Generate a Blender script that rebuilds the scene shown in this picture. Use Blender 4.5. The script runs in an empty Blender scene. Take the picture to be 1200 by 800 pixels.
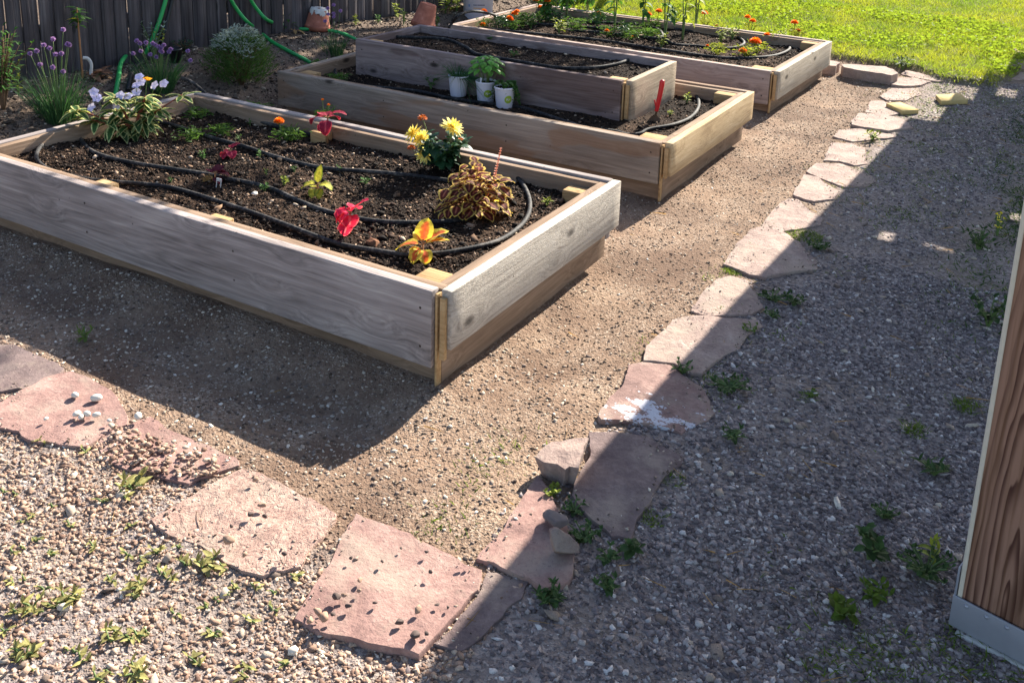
import bpy, bmesh, math, random
import numpy as np
from mathutils import Vector, Matrix, noise as mnoise

random.seed(7); rng = np.random.default_rng(11)
PI = math.pi
SC = bpy.context.scene
COL = SC.collection

# ------------------------------------------------------------------ camera
IW, IH = 1200.0, 800.0                      # the photograph's own pixels
CF, CCY = 1155.4, 111.8                     # focal length and principal row in those pixels
YAW, PITCH, ROLL = -0.5262, 0.2517, -0.0299
CP = Vector((1.4602, -2.1693, 1.5744))
def cam_rows():
    f = Vector((math.cos(PITCH)*math.sin(YAW), math.cos(PITCH)*math.cos(YAW), -math.sin(PITCH)))
    r = Vector((math.cos(YAW), -math.sin(YAW), 0.0)); d = f.cross(r)
    c, s = math.cos(ROLL), math.sin(ROLL)
    return c*r+s*d, -s*r+c*d, f
CR, CD, CFW = cam_rows()
cam = bpy.data.cameras.new('camera'); camo = bpy.data.objects.new('camera', cam); COL.objects.link(camo)
M = Matrix.Identity(4)
for i in range(3):
    M[i][0] = CR[i]; M[i][1] = -CD[i]; M[i][2] = -CFW[i]; M[i][3] = CP[i]
camo.matrix_world = M
cam.sensor_fit = 'HORIZONTAL'; cam.sensor_width = 36.0; cam.lens = 36.0*CF/IW
cam.shift_y = -(IH/2-CCY)/IW
cam.clip_start = 0.05; cam.clip_end = 500
SC.camera = camo
def at(u, v, z=0.0):
    """where the sight line of a photograph pixel meets the level z"""
    d = CR*((u-IW/2)/CF)+CD*((v-CCY)/CF)+CFW
    t = (z-CP.z)/d.z
    return CP+d*t

# ------------------------------------------------------------------ light
SUN_EL, SUN_AZ = math.radians(31.0), math.radians(3.6)    # azimuth from +Y towards +X
SUN_STRENGTH, SKY_STRENGTH, EXPOSURE = 5.0, 0.084, 1.84
SDIR = Vector((math.cos(SUN_EL)*math.sin(SUN_AZ), math.cos(SUN_EL)*math.cos(SUN_AZ), math.sin(SUN_EL)))
w = bpy.data.worlds.new('World'); SC.world = w; w.use_nodes = True
nt = w.node_tree; bg = nt.nodes['Background']
sky = nt.nodes.new('ShaderNodeTexSky'); sky.sky_type = 'NISHITA'; sky.sun_disc = False
sky.sun_elevation = SUN_EL; sky.sun_rotation = SUN_AZ
nt.links.new(sky.outputs[0], bg.inputs[0]); bg.inputs[1].default_value = SKY_STRENGTH
sl = bpy.data.lights.new('sun', 'SUN'); sl.energy = SUN_STRENGTH; sl.angle = math.radians(0.3); sl.color = (1.0, .93, .80)
so = bpy.data.objects.new('sun', sl); COL.objects.link(so); so.rotation_euler = SDIR.to_track_quat('Z', 'Y').to_euler()
SC.view_settings.view_transform = 'Standard'; SC.view_settings.look = 'None'
SC.view_settings.exposure = EXPOSURE; SC.view_settings.gamma = 1.0; SC.view_settings.use_curve_mapping = False
SC.cycles.max_bounces = 6; SC.cycles.transparent_max_bounces = 4

# ------------------------------------------------------------------ materials
def lin(c):
    return tuple(((x/255)/12.92 if x/255 <= .04045 else ((x/255+.055)/1.055)**2.4) for x in c)+(1.0,)
class NT:
    def __init__(s, name):
        s.m = bpy.data.materials.new(name); s.m.use_nodes = True; s.t = s.m.node_tree
        s.b = s.t.nodes['Principled BSDF']; s.out = s.t.nodes['Material Output']
        s.b.inputs['Roughness'].default_value = .85; s.b.inputs['Specular IOR Level'].default_value = .25
    def n(s, ty, **kw):
        o = s.t.nodes.new('ShaderNode'+ty)
        for k, v in kw.items():
            if k.startswith('i_'):
                key = k[2:]
                o.inputs[int(key) if key.isdigit() else key.replace('_', ' ')].default_value = v
            else: setattr(o, k, v)
        return o
    def l(s, a, b): s.t.links.new(a, b)
    def obj(s): return s.n('TexCoord').outputs['Object']
    def geo(s): return s.n('NewGeometry').outputs['Position']
    def attr(s, name): return s.n('Attribute', attribute_name=name).outputs['Fac']
    def mapping(s, vec, scale=(1, 1, 1), loc=(0, 0, 0)):
        m = s.n('Mapping'); m.inputs['Scale'].default_value = scale; m.inputs['Location'].default_value = loc
        s.l(vec, m.inputs['Vector']); return m.outputs[0]
    def noise(s, vec, scale, detail=4, rough=.55, dist=0):
        o = s.n('TexNoise'); s.l(vec, o.inputs['Vector'])
        o.inputs['Scale'].default_value = scale; o.inputs['Detail'].default_value = detail
        o.inputs['Roughness'].default_value = rough; o.inputs['Distortion'].default_value = dist
        return o.outputs['Fac']
    def vor(s, vec, scale, feature='F1', out='Distance', rnd=1.0):
        o = s.n('TexVoronoi', feature=feature); s.l(vec, o.inputs['Vector'])
        o.inputs['Scale'].default_value = scale; o.inputs['Randomness'].default_value = rnd
        return o.outputs[out]
    def ramp(s, fac, stops, interp='LINEAR'):
        r = s.n('ValToRGB'); r.color_ramp.interpolation = interp
        el = r.color_ramp.elements
        while len(el) < len(stops): el.new(.5)
        for e, (p, c) in zip(el, stops):
            e.position = p; e.color = c if len(c) == 4 else tuple(c)+(1,)
        s.l(fac, r.inputs[0]); return r.outputs[0]
    def mix(s, fac, a, b, mode='MIX'):
        o = s.n('MixRGB', blend_type=mode)
        for k, v in ((0, fac), (1, a), (2, b)):
            if isinstance(v, (int, float)): o.inputs[k].default_value = v
            elif isinstance(v, tuple): o.inputs[k].default_value = v if len(v) == 4 else v+(1,)
            else: s.l(v, o.inputs[k])
        return o.outputs[0]
    def math(s, op, a, b=0.0, c=None, clamp=False):
        o = s.n('Math', operation=op); o.use_clamp = clamp
        for k, v in ((0, a), (1, b), (2, c)):
            if v is None: continue
            if isinstance(v, (int, float)): o.inputs[k].default_value = v
            else: s.l(v, o.inputs[k])
        return o.outputs[0]
    def maprange(s, v, a, b, c=0.0, d=1.0, smooth=True):
        o = s.n('MapRange', interpolation_type='SMOOTHSTEP' if smooth else 'LINEAR')
        s.l(v, o.inputs[0])
        for i, x in enumerate((a, b, c, d)): o.inputs[i+1].default_value = x
        return o.outputs[0]
    def bump(s, h, strength=.5, dist=.01, prev=None):
        o = s.n('Bump'); o.inputs['Strength'].default_value = strength; o.inputs['Distance'].default_value = dist
        s.l(h, o.inputs['Height'])
        if prev is not None: s.l(prev, o.inputs['Normal'])
        return o.outputs[0]
    def col(s, c): s.l(c, s.b.inputs['Base Color']) if not isinstance(c, tuple) else setattr(s.b.inputs['Base Color'], 'default_value', c if len(c) == 4 else c+(1,))
    def nrm(s, x): s.l(x, s.b.inputs['Normal'])
    def rough(s, x): s.b.inputs['Roughness'].default_value = x
    def spec(s, x): s.b.inputs['Specular IOR Level'].default_value = x

def _sep(i):
    def f(s, v):
        o = s.n('SeparateXYZ'); s.l(v, o.inputs[0]); return o.outputs[i]
    return f
NT.sepx = _sep(0); NT.sepy = _sep(1)
def wood(name, c_dark, c_mid, c_light, knot=1.0, saw=0.0, ring=.5, stain=None, fine=1.0):
    """weathered board, grain along the board's own X"""
    N = NT(name); o = N.obj()
    rnd = N.n('ObjectInfo').outputs['Random']
    off = N.n('CombineXYZ'); N.l(N.math('MULTIPLY', rnd, 37.0), off.inputs[0]); N.l(N.math('MULTIPLY', rnd, 11.0), off.inputs[1]); N.l(N.math('MULTIPLY', rnd, 5.0), off.inputs[2])
    va = N.n('VectorMath', operation='ADD'); N.l(o, va.inputs[0]); N.l(off.outputs[0], va.inputs[1]); v = va.outputs[0]
    # knots: sparse points, grain bends round them
    kv = N.mapping(v, (3.4, 7.5, 7.5)); kd = N.vor(kv, 1.0)
    kn = N.maprange(kd, .05, .16, 1.0, 0.0); kh = N.maprange(kd, .02, .5, 1.0, 0.0)
    warp = N.math('MULTIPLY', kh, .05)
    wz = N.n('CombineXYZ'); N.l(warp, wz.inputs[2]); N.l(warp, wz.inputs[1])
    vb = N.n('VectorMath', operation='ADD'); N.l(v, vb.inputs[0]); N.l(wz.outputs[0], vb.inputs[1]); v2 = vb.outputs[0]
    big = N.noise(N.mapping(v2, (.7, 9, 9)), 1.0, 3, .5, .4)
    rings = N.math('FRACT', N.math('MULTIPLY', big, 9.0)); rings = N.math('ABSOLUTE', N.math('SUBTRACT', N.math('MULTIPLY', rings, 2.0), 1.0))
    g = N.noise(N.mapping(v2, (2.2, 85, 85)), 1.0, 6, .65)
    g2 = N.noise(N.mapping(v2, (6, 240, 240)), 1.0, 3, .6)
    blot = N.noise(N.mapping(v, (1.6, 5, 5)), 1.0, 5, .6, .3)
    f = N.math('ADD', N.math('MULTIPLY', g, .55*fine), N.math('MULTIPLY', rings, .22*ring))
    f = N.math('ADD', f, N.math('MULTIPLY', blot, .5)); f = N.math('ADD', f, N.math('MULTIPLY', g2, .18))
    c = N.ramp(N.math('MULTIPLY', f, .78), [(.33, lin(c_dark)), (.55, lin(c_mid)), (.78, lin(c_light))])
    c = N.mix(N.math('MULTIPLY', kn, .92*knot), c, tuple(x*.28 for x in lin(c_dark)[:3]))
    speck = N.vor(N.mapping(v, (14, 14, 14)), 1.0); sp = N.maprange(speck, .03, .07, 1.0, 0.0)
    pick = N.maprange(N.noise(v, 5.0, 1), .46, .54); c = N.mix(N.math('MULTIPLY', N.math('MULTIPLY', sp, pick), .7), c, tuple(x*.22 for x in lin(c_dark)[:3]))
    if stain:
        st = N.maprange(N.noise(N.mapping(v, (1.3, 4, 4)), 1.0, 3, .5, .6), .52, .57); c = N.mix(N.math('MULTIPLY', st, .55), c, lin(stain))
    N.col(c)
    h = N.math('ADD', N.math('MULTIPLY', g, 1.0), N.math('MULTIPLY', g2, .5))
    b = N.bump(h, .45, .004)
    if saw:
        sw = N.noise(N.mapping(v, (55, 30, 200)), 1.0, 3, .8); b = N.bump(sw, saw, .005, b)
    N.nrm(b); N.rough(.88); N.spec(.12)
    return N.m
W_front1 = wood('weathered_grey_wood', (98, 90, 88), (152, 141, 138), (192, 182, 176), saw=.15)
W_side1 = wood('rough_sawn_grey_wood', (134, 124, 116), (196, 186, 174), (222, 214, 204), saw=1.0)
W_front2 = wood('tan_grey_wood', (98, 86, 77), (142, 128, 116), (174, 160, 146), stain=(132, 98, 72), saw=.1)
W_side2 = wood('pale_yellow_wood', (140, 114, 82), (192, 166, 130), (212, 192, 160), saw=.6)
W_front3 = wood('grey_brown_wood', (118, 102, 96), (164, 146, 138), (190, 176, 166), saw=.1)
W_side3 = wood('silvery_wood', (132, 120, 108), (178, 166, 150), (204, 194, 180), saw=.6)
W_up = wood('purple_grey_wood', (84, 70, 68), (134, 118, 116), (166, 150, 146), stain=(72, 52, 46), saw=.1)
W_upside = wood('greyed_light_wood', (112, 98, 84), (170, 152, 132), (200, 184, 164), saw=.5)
W_low = wood('brown_base_wood', (96, 78, 64), (138, 116, 98), (170, 148, 128), saw=.1)
W_cut = wood('orange_cut_wood', (134, 104, 72), (176, 144, 104), (200, 174, 136), knot=.2, saw=.2)
W_fence = wood('fence_wood', (62, 56, 54), (102, 94, 92), (138, 130, 124), saw=.1)

def plain(name, c, rough=.6, spec=.3, noise_amt=.15, scale=40, bump=0.0, metallic=0):
    N = NT(name); v = N.obj(); f = N.noise(v, scale, 4)
    cc = lin(c); N.col(N.mix(f, tuple(x*(1-noise_amt) for x in cc[:3]), tuple(min(1, x*(1+noise_amt)) for x in cc[:3])))
    N.rough(rough); N.spec(spec); N.b.inputs['Metallic'].default_value = metallic
    if bump: N.nrm(N.bump(f, bump, .004))
    return N.m

def leafmat(name, c_in, c_edge=None, e0=.55, e1=.8, trans=.38, var=.25, vein=None, rough=.68, blotch=.16, patch=None):
    """thin leaf: colour from midrib to margin, lets some light through"""
    N = NT(name); e = N.attr('edge'); t = N.attr('tint')
    a = lin(c_in); c = a
    v = N.obj(); nz = N.noise(v, 90, 3)
    if c_edge:
        ee = N.math('ADD', e, N.math('MULTIPLY', N.math('SUBTRACT', nz, .5), .5))
        c = N.mix(N.maprange(ee, e0, e1), a, lin(c_edge))
    if patch: c = N.mix(N.maprange(N.noise(N.geo(), 1.5, 5, .65), .4, .62), c, lin(patch))
    if vein: c = N.mix(N.maprange(e, .02, .22, .8, 0.0), c, lin(vein))
    k = N.math('ADD', N.math('MULTIPLY', t, 2*var), 1-var)
    if blotch: k = N.math('MULTIPLY', k, N.maprange(nz, .35, .65, 1-blotch, 1+blotch))
    g = N.n('CombineXYZ'); [N.l(k, g.inputs[i]) for i in range(3)]
    c = N.mix(1.0, c, g.outputs[0], 'MULTIPLY')
    N.col(c); N.rough(rough); N.spec(.18); N.nrm(N.bump(nz, .35, .004))
    tr = N.n('BsdfTranslucent'); N.l(N.mix(1.0, c, (1.25, 1.2, .75), 'MULTIPLY'), tr.inputs[0])
    ms = N.n('MixShader'); ms.inputs[0].default_value = trans
    N.l(N.b.outputs[0], ms.inputs[1]); N.l(tr.outputs[0], ms.inputs[2]); N.l(ms.outputs[0], N.out.inputs[0])
    return N.m

def tintmat(name, stops, rough=.9, spec=.15, bump=.3, bscale=300, jitter=.25):
    """grains: each has its own colour from a palette"""
    N = NT(name); t = N.attr('tint'); c = N.ramp(t, [(p, lin(q)) for p, q in stops])
    f = N.noise(N.geo(), bscale, 3)
    k = N.maprange(f, .25, .75, 1-jitter, 1+jitter, False); g = N.n('CombineXYZ'); [N.l(k, g.inputs[i]) for i in range(3)]
    N.col(N.mix(1.0, c, g.outputs[0], 'MULTIPLY')); N.rough(rough); N.spec(spec)
    if bump: N.nrm(N.bump(f, bump, .002))
    return N.m

# ------------------------------------------------------------------ mesh helpers
def vnoise(x, y, seed=0):
    """2-D value noise, arrays in, about -1..1 out"""
    x = np.asarray(x, float); y = np.asarray(y, float)
    xi = np.floor(x).astype(np.int64); yi = np.floor(y).astype(np.int64)
    fx = x-xi; fy = y-yi; fx = fx*fx*(3-2*fx); fy = fy*fy*(3-2*fy)
    def h(a, b):
        n = (a*374761393+b*668265263+seed*974634777) & 0xffffffff
        n = ((n ^ (n >> 13))*1274126177) & 0xffffffff
        return ((n ^ (n >> 16)) & 0xffff)/32767.5-1
    return (h(xi, yi)*(1-fx)+h(xi+1, yi)*fx)*(1-fy)+(h(xi, yi+1)*(1-fx)+h(xi+1, yi+1)*fx)*fy
def sstep(a, b, x):
    t = np.clip((np.asarray(x, float)-a)/(b-a), 0, 1); return t*t*(3-2*t)

class MB:
    def __init__(s):
        s.V = []; s.F = []; s.MI = []; s.T = []; s.E = []; s.n = 0
    def add(s, V, F, mi=0, tint=.5, edge=0.0):
        V = np.asarray(V, float).reshape(-1, 3); k = len(V)
        s.V.append(V); s.T.append(np.broadcast_to(np.asarray(tint, float), (k,)).copy()); s.E.append(np.broadcast_to(np.asarray(edge, float), (k,)).copy())
        if isinstance(F, np.ndarray): s.F.append(F+s.n); s.MI.append(np.full(len(F), mi))
        else:
            by = {}
            for f in F: by.setdefault(len(f), []).append(f)
            for q in by.values(): s.F.append(np.asarray(q, np.int64)+s.n); s.MI.append(np.full(len(q), mi))
        s.n += k
    def build(s, name, mats, parent=None, loc=None, smooth=False):
        me = bpy.data.meshes.new(name)
        V = np.concatenate(s.V).astype(np.float32)
        loops = np.concatenate([f.ravel() for f in s.F]).astype(np.int32)
        tot = np.concatenate([np.full(len(f), f.shape[1]) for f in s.F]).astype(np.int32)
        st = np.concatenate([[0], np.cumsum(tot)[:-1]]).astype(np.int32)
        me.vertices.add(len(V)); me.vertices.foreach_set('co', V.ravel())
        me.loops.add(len(loops)); me.loops.foreach_set('vertex_index', loops)
        me.polygons.add(len(tot)); me.polygons.foreach_set('loop_start', st); me.polygons.foreach_set('loop_total', tot)
        me.polygons.foreach_set('material_index', np.concatenate(s.MI).astype(np.int32))
        if smooth: me.polygons.foreach_set('use_smooth', np.ones(len(tot), bool))
        for nm, arr in (('tint', s.T), ('edge', s.E)):
            a = me.attributes.new(nm, 'FLOAT', 'POINT'); a.data.foreach_set('value', np.concatenate(arr).astype(np.float32))
        for m in (mats if isinstance(mats, (list, tuple)) else [mats]): me.materials.append(m)
        me.update(calc_edges=True); me.validate()
        o = bpy.data.objects.new(name, me); COL.objects.link(o)
        if parent is not None: o.parent = parent
        if loc is not None: o.location = loc
        return o
    def box(s, x0, x1, y0, y1, z0, z1, mi=0, bev=.003, tint=.5):
        """bevelled box"""
        X = (x0, x0+bev, x1-bev, x1); Y = (y0, y0+bev, y1-bev, y1); Z = (z0, z0+bev, z1-bev, z1)
        bm = bmesh.new(); bmesh.ops.create_cube(bm, size=1)
        for v in bm.verts:
            v.co = Vector(((x0+x1)/2+v.co.x*(x1-x0), (y0+y1)/2+v.co.y*(y1-y0), (z0+z1)/2+v.co.z*(z1-z0)))
        if bev: bmesh.ops.bevel(bm, geom=bm.edges[:], offset=bev, segments=2, affect='EDGES', profile=.6)
        s.frombm(bm, mi, tint)
    def frombm(s, bm, mi=0, tint=.5, M=None):
        bm.verts.index_update()
        V = [((M @ v.co) if M else v.co)[:] for v in bm.verts]; F = [tuple(v.index for v in f.verts) for f in bm.faces]
        s.add(V, F, mi, tint); bm.free()
    def tube(s, pts, r0, r1=None, n=7, mi=0, tint=.5, cap=True):
        r1 = r0 if r1 is None else r1; pts = [Vector(p) for p in pts]; V = []; F = []; up = Vector((0, 0, 1)); side = None
        for i, p in enumerate(pts):
            d = (pts[min(i+1, len(pts)-1)]-pts[max(i-1, 0)]).normalized()
            if side is None:
                side = d.cross(up); side = Vector((1, 0, 0)) if side.length < .01 else side.normalized()
            side = (side-d*side.dot(d)).normalized(); b = d.cross(side); r = r0+(r1-r0)*i/max(1, len(pts)-1)
            for k in range(n):
                a = 2*PI*k/n; V.append((p+side*(r*math.cos(a))+b*(r*math.sin(a)))[:])
        for i in range(len(pts)-1):
            for k in range(n):
                k2 = (k+1) % n; F.append((i*n+k, i*n+k2, (i+1)*n+k2, (i+1)*n+k))
        if cap: F.append(tuple(range(n-1, -1, -1))); F.append(tuple((len(pts)-1)*n+k for k in range(n)))
        s.add(V, F, mi, tint)
    def lathe(s, prof, n=32, mi=0, tint=.5, M=None, close=False):
        V = []; F = []
        for r, z in prof:
            for k in range(n):
                a = 2*PI*k/n; p = Vector((r*math.cos(a), r*math.sin(a), z)); V.append(((M @ p) if M else p)[:])
        for i in range(len(prof)-1):
            for k in range(n):
                k2 = (k+1) % n; F.append((i*n+k, i*n+k2, (i+1)*n+k2, (i+1)*n+k))
        s.add(V, F, mi, tint)
    def leaf(s, p, d, L, W, droop=.6, fold=.25, nu=5, mi=0, tint=None, shape=.75, up=(0, 0, 1), ruffle=0.0, twist=0.0, rnd=.85):
        p = Vector(p); d = Vector(d).normalized(); up = Vector(up)
        side = d.cross(up); side = Vector((1, 0, 0)) if side.length < .02 else side.normalized()
        if twist: side.rotate(Matrix.Rotation(twist, 3, d))
        V = []; E = []; F = []; tint = random.random() if tint is None else tint; ax = side.copy()
        cols = (-1, -.5, 0, .5, 1); prev = -1
        for i in range(nu+1):
            t = i/nu; ww = W*.5*max(.04, math.sin(PI*min(.995, t**shape))**rnd) if i else W*.05
            if i == nu: ww = W*.03
            n = side.cross(d).normalized()
            for c in cols:
                rf = ruffle*W*random.uniform(-1, 1)*abs(c)
                V.append((p+side*(ww*c)+n*(fold*ww*abs(c)+rf))[:]); E.append(max(abs(c), 0 if t < .75 else (t-.75)*4))
            if i:
                for k in range(4): F.append((prev*5+k, prev*5+k+1, i*5+k+1, i*5+k))
            prev = i
            d = (Matrix.Rotation(-droop/nu, 3, ax) @ d); p = p+d*(L/nu)
        s.add(V, F, mi, tint, E)
    def blades(s, P, D, L, W, bend=.4, mi=0, tint=None, seg=3, down=None):
        """many thin blades at once: P bases, D directions"""
        P = np.asarray(P, float); n = len(P); D = np.asarray(D, float); D = D/np.linalg.norm(D, axis=1)[:, None]
        L = np.broadcast_to(L, (n,)); W = np.broadcast_to(W, (n,)); bend = np.broadcast_to(bend, (n,))
        a = rng.uniform(0, 2*PI, n); ref = np.stack([np.cos(a), np.sin(a), np.zeros(n)], 1)
        S = np.cross(D, ref); S /= np.linalg.norm(S, axis=1)[:, None]+1e-9
        out = D.copy(); out[:, 2] = 0; hl = np.linalg.norm(out, axis=1)[:, None]; out = np.where(hl > .05, out/(hl+1e-9), ref)
        V = []; E = []
        for i in range(seg+1):
            t = i/seg; c = P+D*(L*t)[:, None]+(out*.6-np.array([0, 0, .8]))*(L*bend*t*t*.7)[:, None]
            wd = W*.5*(1-t)**.6 if i < seg else W*0
            if i < seg: V += [c-S*wd[:, None], c+S*wd[:, None]]; E += [np.full(n, t)]*2
            else: V += [c]; E += [np.full(n, t)]
        k = len(V); VV = np.stack(V, 1).reshape(-1, 3); base = np.arange(n)[:, None]*k
        tt = rng.random(n) if tint is None else np.broadcast_to(tint, (n,))
        EE = np.stack(E, 1).ravel(); TT = np.repeat(tt, k)
        q = np.concatenate([base+np.array([[2*i, 2*i+1, 2*i+3, 2*i+2]]) for i in range(seg-1)]) if seg > 1 else None
        tr = base+np.array([[2*(seg-1), 2*(seg-1)+1, 2*seg]])
        V0 = s.n
        s.V.append(VV); s.T.append(TT); s.E.append(EE)
        if q is not None: s.F.append(q+V0); s.MI.append(np.full(len(q), mi))
        s.F.append(tr+V0); s.MI.append(np.full(len(tr), mi)); s.n += len(VV)
    def grains(s, P, R, mi=0, tint=None, coarse=True, flat=.7, long=1.6):
        """pebbles or crumbs: jittered polyhedra at P with radii R"""
        n = len(P)
        if coarse:
            g = (1+5**.5)/2; B = np.array([(-1, g, 0), (1, g, 0), (-1, -g, 0), (1, -g, 0), (0, -1, g), (0, 1, g), (0, -1, -g), (0, 1, -g), (g, 0, -1), (g, 0, 1), (-g, 0, -1), (-g, 0, 1)])/1.9
            FA = np.array([(0, 11, 5), (0, 5, 1), (0, 1, 7), (0, 7, 10), (0, 10, 11), (1, 5, 9), (5, 11, 4), (11, 10, 2), (10, 7, 6), (7, 1, 8), (3, 9, 4), (3, 4, 2), (3, 2, 6), (3, 6, 8), (3, 8, 9), (4, 9, 5), (2, 4, 11), (6, 2, 10), (8, 6, 7), (9, 8, 1)])
        else:
            B = np.array([(1, 0, 0), (-1, 0, 0), (0, 1, 0), (0, -1, 0), (0, 0, 1), (0, 0, -1)], float)
            FA = np.array([(0, 2, 4), (2, 1, 4), (1, 3, 4), (3, 0, 4), (2, 0, 5), (1, 2, 5), (3, 1, 5), (0, 3, 5)])
        k = len(B); V = B[None]*rng.uniform(.5, 1.3, (n, k, 1))+rng.normal(0, .12, (n, k, 3))
        sc = np.stack([rng.uniform(1, long, n), rng.uniform(.75, 1.1, n), rng.uniform(flat*.6, flat*1.2, n)], 1)
        V = V*sc[:, None, :]*np.asarray(R)[:, None, None]
        tl = rng.normal(0, .35, n); c, t = np.cos(tl), np.sin(tl)
        V = np.stack([V[..., 0]*c[:, None]-V[..., 2]*t[:, None], V[..., 1], V[..., 0]*t[:, None]+V[..., 2]*c[:, None]], -1)
        a = rng.uniform(0, 2*PI, n); c, t = np.cos(a), np.sin(a)
        V = np.stack([V[..., 0]*c[:, None]-V[..., 1]*t[:, None], V[..., 0]*t[:, None]+V[..., 1]*c[:, None], V[..., 2]], -1)
        V = V+np.asarray(P)[:, None, :]
        tt = rng.random(n) if tint is None else tint
        FF = (np.arange(n)[:, None, None]*k+FA[None]).reshape(-1, 3)
        s.F.append(FF+s.n); s.MI.append(np.full(len(FF), mi)); s.V.append(V.reshape(-1, 3)); s.T.append(np.repeat(tt, k)); s.E.append(np.zeros(n*k)); s.n += n*k

def spline(pts, per=10):
    P = [Vector(p) for p in pts]; P = [P[0]*2-P[1]]+P+[P[-1]*2-P[-2]]; out = []
    for i in range(1, len(P)-2):
        a, b, c, d = P[i-1:i+3]
        for k in range(per):
            t = k/per; out.append(.5*((2*b)+(c-a)*t+(2*a-5*b+4*c-d)*t*t+(3*b-a-3*c+d)*t**3))
    out.append(P[-2]); return out

def tag(o, label, cat, group=None):
    o['label'] = label; o['category'] = cat
    if group: o['group'] = group
    return o
def thing(name, label, cat, loc=(0, 0, 0), rotz=0.0, group=None):
    o = bpy.data.objects.new(name, None); COL.objects.link(o); o.location = loc; o.rotation_euler = (0, 0, rotz); o.empty_display_size = .1
    return tag(o, label, cat, group)
def kind(o, k): o['kind'] = k; return o

# ------------------------------------------------------------------ ground
def ground_z(x, y):
    x = np.asarray(x, float); y = np.asarray(y, float)
    near = sstep(9, 5, np.hypot(x+1, y-2.5))
    z = .009*vnoise(x*2.3, y*2.3, 1)*near+.004*vnoise(x*7, y*7, 2)*near
    z = z+.25*sstep(-2.42, -3.1, x)*(1-.45*sstep(5.0, 6.8, y))*sstep(-6, -1, y)
    z = z+.02*vnoise(x*3, y*3, 5)*sstep(-2.5, -2.9, x)*near
    z = z-.05*np.exp(-((x+.42)/.5)**2-((y+.27)/.17)**2)-.02*np.exp(-((y+.2)/.14)**2)*sstep(.1, -.2, x)*sstep(-2.6, -2.2, x)
    z = z-.03*np.exp(-((x-.13)/.16)**2)*sstep(-.1, .3, y)*sstep(5.2, 4.6, y)
    z = z+.045*lawn_mask(x, y)
    return z
def lawn_mask(x, y):
    edge = 5.55+.06*vnoise(x*3, x*0+3.3, 9)
    right = np.where(np.asarray(x) > .42, -.25*sstep(.42, .7, x), 0)
    return sstep(-.04, .06, y-edge-right)*sstep(1.08, 1.0, np.asarray(x)-.16*(y-5.6))*sstep(-3.1, -2.75, x)
def gz(x, y): return float(ground_z(np.array([x]), np.array([y]))[0])
def atg(u, v, dz=0.0):
    """where a sight line meets the ground sheet"""
    z = 0.0
    for _ in range(12):
        p = at(u, v, z+dz); z = .5*z+.5*gz(p.x, p.y)
    p = at(u, v, z+dz); return Vector((p.x, p.y, gz(p.x, p.y)))

def axis_pts(lo, hi, step, far):
    core = list(np.arange(lo, hi+1e-6, step)); a = []; d = step; x = lo
    while x > -far: d *= 1.35; x -= d; a.append(x)
    b = []; d = step; x = core[-1]
    while x < far: d *= 1.35; x += d; b.append(x)
    return np.array(a[::-1]+core+b)
gx = axis_pts(-3.6, 2.2, .035, 80); gy = axis_pts(-1.8, 6.4, .035, 80)
GX, GY = np.meshgrid(gx, gy); GZ = ground_z(GX, GY)
GN = NT('ground_dirt_gravel'); pos = GN.geo()
lawnA = GN.attr('tint'); pathA = GN.attr('edge')
n1 = GN.noise(pos, 3.0, 6, .6); n2 = GN.noise(pos, 45, 4, .7); pv = GN.vor(pos, 95, 'F1', 'Color'); pd = GN.vor(pos, 95)
pv2 = GN.vor(pos, 210, 'F1', 'Color'); pd2 = GN.vor(pos, 210)
sep = GN.n('SeparateColor'); GN.l(pv, sep.inputs[0]); sep2 = GN.n('SeparateColor'); GN.l(pv2, sep2.inputs[0])
dirt = GN.ramp(GN.math('ADD', GN.math('MULTIPLY', n1, .5), GN.math('MULTIPLY', n2, .5)), [(.3, lin((94, 76, 64))), (.5, lin((128, 106, 90))), (.7, lin((160, 137, 117)))])
peb = GN.ramp(sep2.outputs[0], [(0, lin((88, 73, 63))), (.45, lin((126, 107, 93))), (.8, lin((157, 139, 123))), (1, lin((200, 188, 174)))])
dirt = GN.mix(GN.math('MULTIPLY', GN.maprange(GN.noise(pos, 5.5, 4, .6), .35, .65), .5), dirt, peb); damp = GN.maprange(GN.noise(GN.mapping(pos, (1, 1, 1), (3.1, 1.7, 0)), 2.2, 5, .65), .44, .62); dirt = GN.mix(GN.math('MULTIPLY', damp, .62), dirt, lin((94, 75, 64)))
pathc = GN.ramp(sep.outputs[0], [(0, lin((104, 94, 92))), (.5, lin((132, 120, 116))), (1, lin((158, 146, 140)))])
gcol = GN.ramp(n2, [(.3, lin((70, 74, 26))), (.7, lin((104, 106, 40)))])
mound = GN.maprange(GN.sepx(pos), -2.36, -2.6); dirt = GN.mix(GN.math('MULTIPLY', mound, .62), dirt, GN.ramp(n2, [(.3, lin((60, 50, 46))), (.7, lin((110, 98, 88)))])); pathc = GN.mix(GN.math('MULTIPLY', GN.maprange(GN.noise(GN.mapping(pos, (1, 1, 1), (7.3, 2.2, 0)), 3.0, 5, .6), .4, .62), .45), pathc, lin((122, 108, 96))); c = GN.mix(pathA, dirt, pathc); c = GN.mix(lawnA, c, gcol); GN.col(c)
hh = GN.math('ADD', GN.math('MULTIPLY', pd2, .4), GN.math('MULTIPLY', pd, .6)); GN.nrm(GN.bump(hh, .7, .008, GN.bump(n2, .6, .01))); GN.rough(.95); GN.spec(.1)
def path_mask(x, y): return np.maximum(sstep(.5, .62, x)*sstep(6.0, 5.2, y), sstep(-.62, -.8, y+.12*x))
gm = MB(); nx, ny = len(gx), len(gy)
idx = np.arange(nx*ny).reshape(ny, nx)
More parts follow.
